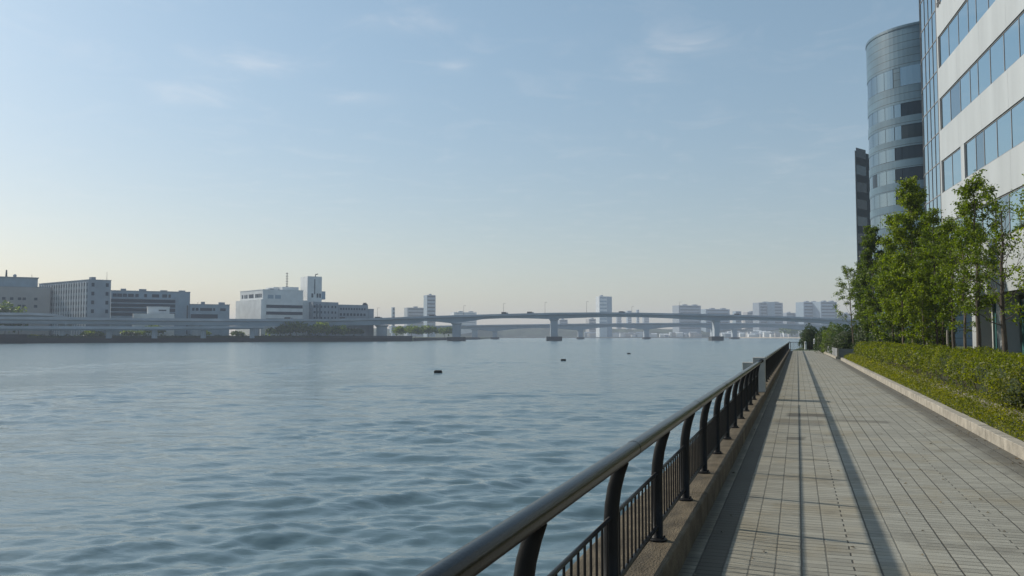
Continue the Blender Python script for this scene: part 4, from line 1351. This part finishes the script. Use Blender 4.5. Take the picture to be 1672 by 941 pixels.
# ------------------------------------------------------------------ viaduct and bridges
def deck(parent, st, width, name='deck', parapet=True, mdeck='concrete', mgird='steel_blue', overhang=1.8, slab=.9):
    """st: stations (px, c, y_top, y_bottom). Builds slab + girder + two parapets following them."""
    P = [xy(a, c) for a, c, _, _ in st]
    zt = [hz(yt, c, a) for a, c, yt, _ in st]; zb = [hz(yb, c, a) for a, c, _, yb in st]
    n = len(P)
    nrm = []
    for i in range(n):
        d = P[min(i + 1, n - 1)] - P[max(i - 1, 0)]; d /= np.linalg.norm(d)
        v = np.array([-d[1], d[0]])
        nrm.append(v if v.dot(FWD[:2]) > 0 else -v)

    def sweep(prof, nm, m):
        b = MB(); vs = []; k = None
        for i in range(n):
            pr = prof(i); k = len(pr)
            for o_, z in pr: vs.append((P[i][0] + nrm[i][0] * o_, P[i][1] + nrm[i][1] * o_, z))
        fs = [(i * k + j, (i + 1) * k + j, (i + 1) * k + (j + 1) % k, i * k + (j + 1) % k) for i in range(n - 1) for j in range(k)]
        fs += [tuple(range(k))[::-1], tuple((n - 1) * k + j for j in range(k))]
        b.add(vs, fs)
        return b.build(nm, m, parent)
    ph = 1.15
    sl = sweep(lambda i: [(0, zt[i] - ph - slab * .5), (0, zt[i] - ph), (width, zt[i] - ph), (width, zt[i] - ph - slab * .5), (width - overhang, zt[i] - ph - slab), (overhang, zt[i] - ph - slab)], name, M[mdeck])
    sweep(lambda i: [(overhang, zb[i]), (overhang - .3, zt[i] - ph - slab), (width - overhang, zt[i] - ph - slab), (width - overhang, zb[i])], 'girder', M[mgird])
    if parapet:
        sweep(lambda i: [(-.05, zt[i] - ph - .25), (-.05, zt[i]), (.25, zt[i]), (.25, zt[i] - ph - .25)], 'parapet', M[mdeck])
        sweep(lambda i: [(width - .25, zt[i] - ph), (width - .25, zt[i]), (width + .05, zt[i]), (width + .05, zt[i] - ph)], 'parapet', M[mdeck])


def interp(px, tab):
    xs_ = [a for a, *_ in tab]
    return [float(np.interp(px, xs_, [q[i] for q in tab])) for i in range(1, len(tab[0]))]


def pier(parent, px, c, ytop, ybot, wpx, depth, foot=None, cap=True, m='concrete', zbase=None):
    q = xy(px, c)
    d, n_ = RGT[:2], FWD[:2]
    zt = hz(ytop, c, px); zb = zbase if zbase is not None else hz(ybot, c, px)
    hw = wpx * c / F / 2
    b = MB()
    def rect(u, v0, v1): return [(q[0] + d[0] * s * u + n_[0] * v, q[1] + d[1] * s * u + n_[1] * v) for s, v in ((-1, v0), (1, v0), (1, v1), (-1, v1))]
    b.prism(rect(hw, 0, depth), zb, zt - (1.6 if cap else 0))
    if cap:
        lo = rect(hw, 0, depth); hi = rect(hw * 1.3, -.8, depth + .8)
        vs = [(p[0], p[1], zt - 1.6) for p in lo] + [(p[0], p[1], zt - .5) for p in hi] + [(p[0], p[1], zt) for p in hi]
        fs = [(0, 1, 5, 4), (1, 2, 6, 5), (2, 3, 7, 6), (3, 0, 4, 7), (4, 5, 9, 8), (5, 6, 10, 9), (6, 7, 11, 10), (7, 4, 8, 11), (8, 9, 10, 11)]
        b.add(vs, fs)
    po = b.build('pier', M[m], parent)
    if foot:
        fw, yt, yb = foot
        fh = fw * c / F / 2
        b = MB(); b.prism(rect(fh, -2.2, depth + 2.2), WATER_Z - 1.5, hz(yt, c, px)); b.build('footing', M['footing'], po)
    return po


# viaduct on the left bank (upper carriageway)
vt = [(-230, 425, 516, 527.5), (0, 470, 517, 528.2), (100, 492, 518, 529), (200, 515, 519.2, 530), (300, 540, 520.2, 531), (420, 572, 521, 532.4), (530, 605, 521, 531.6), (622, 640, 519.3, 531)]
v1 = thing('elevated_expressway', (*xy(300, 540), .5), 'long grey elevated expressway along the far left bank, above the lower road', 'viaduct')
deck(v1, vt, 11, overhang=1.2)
for px, yb in ((-60, 551), (102, 549), (318, 548.5), (415, 548.5), (520, 548)):
    c, yt, ybt = interp(px, vt)
    pier(v1, px, c + 2.5, ybt - .2, yb, 9, 6, zbase=.45)
# lower road
vl = [(-230, 420, 532, 540), (0, 464, 532.5, 540), (120, 490, 533, 539.8), (250, 520, 533.5, 539.6), (350, 545, 533.0, 539), (430, 566, 532.2, 537)]
v2 = thing('lower_road_deck', (*xy(200, 515), .5), 'lower grey road deck running beneath the long expressway', 'viaduct')
vl2 = [(a, c - 14, t_, b_) for a, c, t_, b_ in vl]
deck(v2, vl2, 8, overhang=.6, slab=.6)
for px in (-40, 100, 175, 250, 330, 410):
    c, yt, ybt = interp(px, vl2)
    pier(v2, px, c + 1.5, ybt - .1, 548, 5, 4, cap=False, zbase=.45)
# ramp joining from the left
vr = [(-230, 445, 506, 514), (0, 486, 510.5, 516.5), (50, 497, 510.8, 517), (85, 506, 512.5, 518), (108, 514, 517.0, 520.5)]
v3 = thing('expressway_ramp', (*xy(0, 490), .5), 'ramp with pale parapet merging onto the expressway at the left edge', 'viaduct')
deck(v3, vr, 7, overhang=.8, slab=.6)
for px in (-150, -20):
    c, yt, ybt = interp(px, vr); pier(v3, px, c + 2, ybt - .1, 545, 6, 3, cap=False, zbase=.45)

# first bridge over the river
def haunch(px, piers, tab, mid, deep):
    """depth of the girder in px: deeper at the piers"""
    best = 0
    for i in range(len(piers) - 1):
        if piers[i] <= px <= piers[i + 1]:
            u = (px - piers[i]) / (piers[i + 1] - piers[i])
            k = (abs(u - .5) * 2) ** 1.8
            return mid + (deep - mid) * k
    return deep


BP = [622, 745, 905, 1171, 1400]
btab = [(622, 640, 519.3), (680, 654, 517.0), (745, 668, 514.8), (830, 680, 512.6), (905, 688, 510.8), (1000, 702, 510.2), (1060, 712, 511.0), (1171, 730, 513.2), (1290, 752, 517.0), (1400, 775, 521.5), (1475, 795, 524.5)]
st = []
for px in list(range(622, 1475, 12)) + [1475]:
    c, yt = interp(px, btab)
    dpx = haunch(px, BP, None, 6.9, 13.2 if px < 790 else 10.2)
    if px < 690: dpx = 11.5
    st.append((px, c, yt, yt + dpx))
b1 = thing('river_bridge', (*xy(905, 688), WATER_Z), 'nearer long blue-grey girder bridge with haunched spans over the river', 'bridge')
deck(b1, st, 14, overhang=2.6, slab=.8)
for px, w_, ybot, ft in ((622, 15, 548, None), (745, 13, 550, (29, 550.5, 557)), (905, 11.5, 549, (25, 549.8, 557)), (1171, 8.5, 549, (19.5, 549.5, 556)), (1400, 10, 551, None)):
    c, yt = interp(px, btab)
    s_ = [q for q in st if abs(q[0] - px) <= 6][0]
    pier(b1, px, c + 3.0, s_[3] + .1, ybot, w_, 8, ft, zbase=WATER_Z if ft else .0)
# lamps on the bridge
LAMPS = [(616, 503, 'lamp post at the left end of the bridge beside the white complex'), (757, 499.5, 'lamp post on the bridge just right of the first water pier'),
         (822, 496, 'lamp post in the middle of the first haunched span'), (890, 494, 'lamp post just left of the second water pier'), (958, 492.5, 'lamp post just left of the white far tower'),
         (1032, 501, 'thin lamp post right of the white far tower'), (1110, 493.5, 'lamp post at the left edge of the far block near the third pier'), (1245, 503, 'lamp post right of the third water pier')]
for px, yt, lab in LAMPS:
    c, y0 = interp(px, btab)
    c += 1.0
    q = xy(px, c)
    t = thing('street_lamp', (q[0], q[1], hz(y0 + 2.2, c, px)), lab, 'street lamp', 'lamp posts along the nearer bridge')
    z0 = hz(y0 + 2.4, c, px); z1 = hz(yt, c, px)
    b = MB(); b.tube([(q[0], q[1], z0), (q[0], q[1], z1)], [.13, .08], 6); b.build('pole', M['dark_metal'], t)
    b = MB(); b.tube([(q[0], q[1], z1 - .1), (q[0] + RGT[0] * .8, q[1] + RGT[1] * .8, z1 + .15), (q[0] + RGT[0] * 1.6, q[1] + RGT[1] * 1.6, z1 + .1)], [.08, .10, .14], 6); b.build('lamp_head', M['dark_metal'], t)
for px, cx_, h_, lab in ((824, 2, 2.6, 'dark lorry crossing the nearer bridge at the middle of its first river span'), (617, 2, 2.0, 'van crossing the viaduct end of the nearer bridge'), (560, 2, 2.2, 'van on the expressway before the white complex wing'), (706, 2, 2.0, 'van on the nearer bridge below the slim tall far tower'), (866, 2, 2.4, 'box van just left of the second water pier on the bridge'), (1016, 2, 2.1, 'van on the bridge just right of the white far tower'), (1205, 2, 2.2, 'van on the bridge right of the third water pier'), (470, 2, 2.3, 'box van on the expressway below the lattice mast')):
    tab = btab if px >= 622 else [(a, c, y) for a, c, y, _ in vt]
    c, y0 = interp(px, tab); q = xy(px, c + cx_)
    z0 = hz(y0, c, px) - 1.15
    t = thing('lorry' if px == 824 else 'van', (q[0], q[1], z0), lab, 'lorry' if px == 824 else 'van', 'vehicles on the nearer bridge')
    d, n_ = RGT[:2], FWD[:2]
    b = MB(); b.obox((q[0] - d[0] * 2.6, q[1] - d[1] * 2.6, z0 + .5), (d[0] * 3.9, d[1] * 3.9, 0), (n_[0] * 2, n_[1] * 2, 0), (0, 0, h_ - .4)); b.build('cargo_box', M['dark_metal'], t)
    b = MB(); b.obox((q[0] + d[0] * 1.4, q[1] + d[1] * 1.4, z0 + .45), (d[0] * 1.3, d[1] * 1.3, 0), (n_[0] * 2, n_[1] * 2, 0), (0, 0, h_ * .7)); b.build('cab', M['far_grey'], t)
    for u in (-1.8, 2.0):
        b = MB(); b.tube([(q[0] + d[0] * u, q[1] + d[1] * u, z0 + .42), (q[0] + d[0] * u + n_[0] * 2, q[1] + d[1] * u + n_[1] * 2, z0 + .42)], .42, 10); b.build('wheel', M['iron'], t)

# second bridge, farther upriver
B2P = [700, 808, 948, 1056, 1165, 1200, 1330]
b2tab = [(600, 1010, 533.5), (700, 1040, 532.2), (808, 1080, 530.4), (948, 1120, 528.6), (1056, 1150, 527.6), (1165, 1180, 527.4), (1250, 1210, 528.2), (1330, 1240, 530.3), (1420, 1270, 533)]
st2 = []
for px in list(range(640, 1420, 10)) + [1420]:
    c, yt = interp(px, b2tab)
    st2.append((px, c, yt, yt + haunch(px, [700, 808, 948, 1056, 1185, 1330], None, 6.0, 11.0)))
b2 = thing('far_river_bridge', (*xy(948, 1120), WATER_Z), 'farther pale bridge seen beneath the nearer bridge', 'bridge')
deck(b2, st2, 14, overhang=2.4, slab=.8)
for px, w_, fw in ((775, 9, None), (808, 7, 14), (948, 7.5, 12), (1056, 8, 12), (1165, 5, 9), (1200, 7.5, 14), (1330, 7, 10)):
    c, yt = interp(px, b2tab)
    s_ = min(st2, key=lambda q: abs(q[0] - px))
    pier(b2, px, (c if px != 775 else 1000) + 3, s_[3] + .1, 552, w_, 9, (fw, 550.8, 553) if fw else None, zbase=WATER_Z)

# ------------------------------------------------------------------ far shore
b = MB()
b.prism([xy(786, 1780), xy(1000, 1850), xy(1200, 1800), xy(1345, 1500), xy(1500, 1200), (900, 1100), (3700, 1100), (3700, 4100), (-3700, 4100), (-3700, 2300), xy(-400, 2300), xy(700, 2000)], -4.6, .3)
tag(b.build('far_shore', M['beach']), kind='structure')
# wooded rise behind the shore
hp = []
rgh = random.Random(9)
b = MB()
top = []
xsh = np.linspace(600, 1700, 90)
vs = []
for i, px in enumerate(xsh):
    c = float(np.interp(px, [600, 800, 1000, 1200, 1420, 1700], [1990, 1990, 1990, 1960, 1700, 1400]))
    yt = float(np.interp(px, [600, 760, 830, 900, 960, 1060, 1180, 1250, 1300, 1420, 1700], [537, 536, 533, 534, 537.5, 537, 538, 539.5, 537, 533, 533])) + rgh.uniform(-.9, .9)
    p_, q_, r_ = xy(px, c), xy(px, c + 60), xy(px, c + 260)
    vs += [(p_[0], p_[1], .2), (p_[0] * .5 + q_[0] * .5, p_[1] * .5 + q_[1] * .5, hz(yt, c) * .62 + rgh.uniform(-1, 1)), (q_[0], q_[1], hz(yt, c + 60)), (r_[0], r_[1], .2)]
fs = [(i * 4 + k, (i + 1) * 4 + k, (i + 1) * 4 + k + 1, i * 4 + k + 1) for i in range(len(xsh) - 1) for k in range(3)]
b.add(vs, fs)
tag(b.build('hills', M['hill']), kind='structure')

# towers and blocks of the skyline
SKY = [
    (665, 694, 1750, 502.5, 'far_grey', 'pale square far block left of the slim tower', 25),
    (697, 711, 1650, 482, 'far_blue', 'slim tall blue-grey far tower above the first bridge span', 22),
    (640.5, 644.5, 1500, 502, 'far_blue', 'thin far tower left of the pale square block', 6),
    (741, 778, 2000, 510, 'far_white', 'low wide pale far block over the bridge right of the slim tower', 30),
    (979, 991.5, 1700, 484, 'far_white', 'tall white gridded far tower, the tallest above the bridge', 16),
    (1109, 1145, 1950, 499, 'far_grey', 'broad far block with two small roof houses, left of the low one', 30),
    (1153, 1192, 2000, 505, 'far_blue', 'low broad far block right of the one with two roof houses', 30),
    (1202, 1211, 2050, 508.5, 'far_blue', 'small far block just right of the low broad one', 15),
    (1221, 1238, 2050, 509.8, 'far_cream', 'low flat far block left of the twin-part far tower', 20),
    (1240, 1279, 1950, 494.5, 'far_grey', 'twin-part pale far tower in the middle of the right group', 25),
    (1285, 1298, 2050, 511, 'far_grey', 'low far block between the twin-part tower and the two right towers', 20),
    (1301, 1311, 2050, 511, 'far_blue', 'small bluish far block left of the two right-hand towers', 18),
    (1313, 1338, 1900, 493.5, 'far_blue', 'left one of the two joined pale far towers by the trees', 28),
    (1341, 1367.5, 1880, 492.8, 'far_blue', 'right one of the two joined pale far towers by the trees', 28),
    (1369, 1378, 2000, 513, 'far_grey', 'small far block right of the two joined towers', 20),
    (1379, 1392, 2000, 512, 'far_grey', 'last low far block before the tree twigs', 20),
    (914, 927, 2050, 522, 'far_grey', 'short far block seen between the two bridges right of the second pier', 20),
    (1008, 1015, 2700, 516, 'far_grey', 'first narrow far block between the bridges right of the white tower', 12),
    (1025, 1031.5, 2750, 507.5, 'far_blue', 'second narrow far block rising just over the bridge deck', 12),
    (1040.5, 1044, 2800, 506, 'far_blue', 'thinnest far tower just over the bridge deck', 8),
    (1052, 1060, 2700, 516, 'far_grey', 'fourth narrow far block between the two bridges', 14),
    (962, 976, 2000, 521, 'far_cream', 'low far block between the bridges at the foot of the white tower', 20),
]
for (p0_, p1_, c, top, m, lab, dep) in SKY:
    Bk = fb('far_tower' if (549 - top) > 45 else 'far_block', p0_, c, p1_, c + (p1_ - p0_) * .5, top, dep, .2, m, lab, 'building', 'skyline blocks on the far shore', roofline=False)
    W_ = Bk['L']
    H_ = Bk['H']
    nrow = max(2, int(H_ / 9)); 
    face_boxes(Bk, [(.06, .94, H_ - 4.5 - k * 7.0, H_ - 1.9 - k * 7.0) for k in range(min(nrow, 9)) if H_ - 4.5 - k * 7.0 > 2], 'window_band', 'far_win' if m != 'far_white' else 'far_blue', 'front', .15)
    if W_ > 16:
        b = MB()
        a_, d_, n_ = Bk['a'], Bk['d'], Bk['n']
        for u in ((.25, .42), (.7, .88)) if W_ > 40 else ((.4, .6),):
            p_ = a_ + d_ * W_ * u[0] + n_ * 4; q_ = a_ + d_ * W_ * u[1] + n_ * 4
            b.prism([p_, q_, q_ + n_ * 8, p_ + n_ * 8], H_, H_ + 2.6)
        b.build('roof_house', M['far_grey'], Bk['t'])
    if abs(p0_ - 979) < 1:
        e_ = Bk['e']; p_, q_ = e_ + Bk['d'] * .1 + Bk['n'] * 2, xy(999.5, c + 14)
        b = MB(); b.prism([p_, q_, q_ + Bk['n'] * 14, p_ + Bk['n'] * 14], .2, hz(484.5, c + 10)); b.build('blue_wing', M['far_blue'], Bk['t'])
    if abs(p0_ - 1240) < 1:
        b = MB(); u0, u1 = Bk['a'] + Bk['d'] * W_ * .32, Bk['a'] + Bk['d'] * W_ * .62
        b.prism([u0 - Bk['n'] * 4, u1 - Bk['n'] * 4, u1 + Bk['n'] * 10, u0 + Bk['n'] * 10], .2, hz(493.2, c)); b.build('front_bay', M['far_blue'], Bk['t'])

# houses on the far shore, a few pixels each
rh = random.Random(21)
HM = ['far_white', 'far_white', 'far_cream', 'far_grey', 'far_white']
for i in range(110):
    px = rh.uniform(958, 1312)
    row = rh.random()
    cs = float(np.interp(px, [786, 1000, 1200, 1345], [1800, 1862, 1815, 1520]))
    c = cs + 14 + row * 90
    wdt = rh.uniform(7, 17); h_ = rh.uniform(4.5, 9) + (row * 5 if px > 1180 else row * 2)
    q = xy(px, c)
    d, n_ = RGT[:2], FWD[:2]
    t = thing('shore_house', (q[0], q[1], .25), 'tiny pale house in the cluster along the far shore beneath the bridges', 'house', 'houses along the far shore')
    p_, e_ = q - d * wdt / 2, q + d * wdt / 2
    b = MB(); b.prism([p_, e_, e_ + n_ * 8, p_ + n_ * 8], .25, h_); b.build('wall', M[rh.choice(HM)], t)
    b = MB()
    zr = h_ + rh.uniform(1.2, 2.6)
    a0_, a1_, a2_, a3_ = p_ - d * .4 - n_ * .4, e_ + d * .4 - n_ * .4, e_ + d * .4 + n_ * 8.4, p_ - d * .4 + n_ * 8.4
    m0, m1 = (a0_ + a3_) / 2, (a1_ + a2_) / 2
    b.add([(*a0_, h_), (*a1_, h_), (*a2_, h_), (*a3_, h_), (*m0, zr), (*m1, zr)], [(0, 1, 5, 4), (2, 3, 4, 5), (1, 2, 5), (3, 0, 4), (3, 2, 1, 0)])
    b.build('roof', M[rh.choice(['far_roof', 'far_grey', 'far_white'])], t)
# tree clumps on the right far shore
for i, (px, c, w_, top, lab) in enumerate(((1287, 1490, 30, 533, 'dark far tree clump left of the shrubs at the end of the walk'), (1300, 1480, 24, 532, 'far trees half hidden by the lone round shrub'))):
    far_bush(px, c, w_, top, .3, lab, 'leaf_c', 500, 80 + i, 'trees on the far shore')

# ------------------------------------------------------------------ floats on the water
for px, py, wpx, lab in ((715, 607.6, 13, 'nearest and largest black float on the water'), (920, 587.6, 8.5, 'middle black float on the water'), (1027, 576.6, 5.5, 'farthest, smallest-looking black float on the water')):
    p_ = gp(px, py + 1.8, WATER_Z)
    c = float((p_ - EYEP).dot(FWD))
    wd = wpx * c / F
    t = thing('mooring_float', (p_[0], p_[1], WATER_Z), lab, 'float', 'floats on the river')
    d, n_ = RGT, FWD
    b = MB(); b.obox(p_ - d * wd / 2 + np.array([0, 0, -.12]), d * wd, n_ * .5, (0, 0, .12 + wd * .30)); b.build('body', M['float_black'], t, bevel=.05)
    b = MB(); b.obox(p_ - d * wd * .4 + n_ * .12 + np.array([0, 0, wd * .30]), d * wd * .8, n_ * .26, (0, 0, .035)); b.build('top_plate', M['plinth'], t)

# tidy helper properties
for o in bpy.data.objects:
    for k in ('_o', '_L'):
        if k in o.keys(): del o[k]
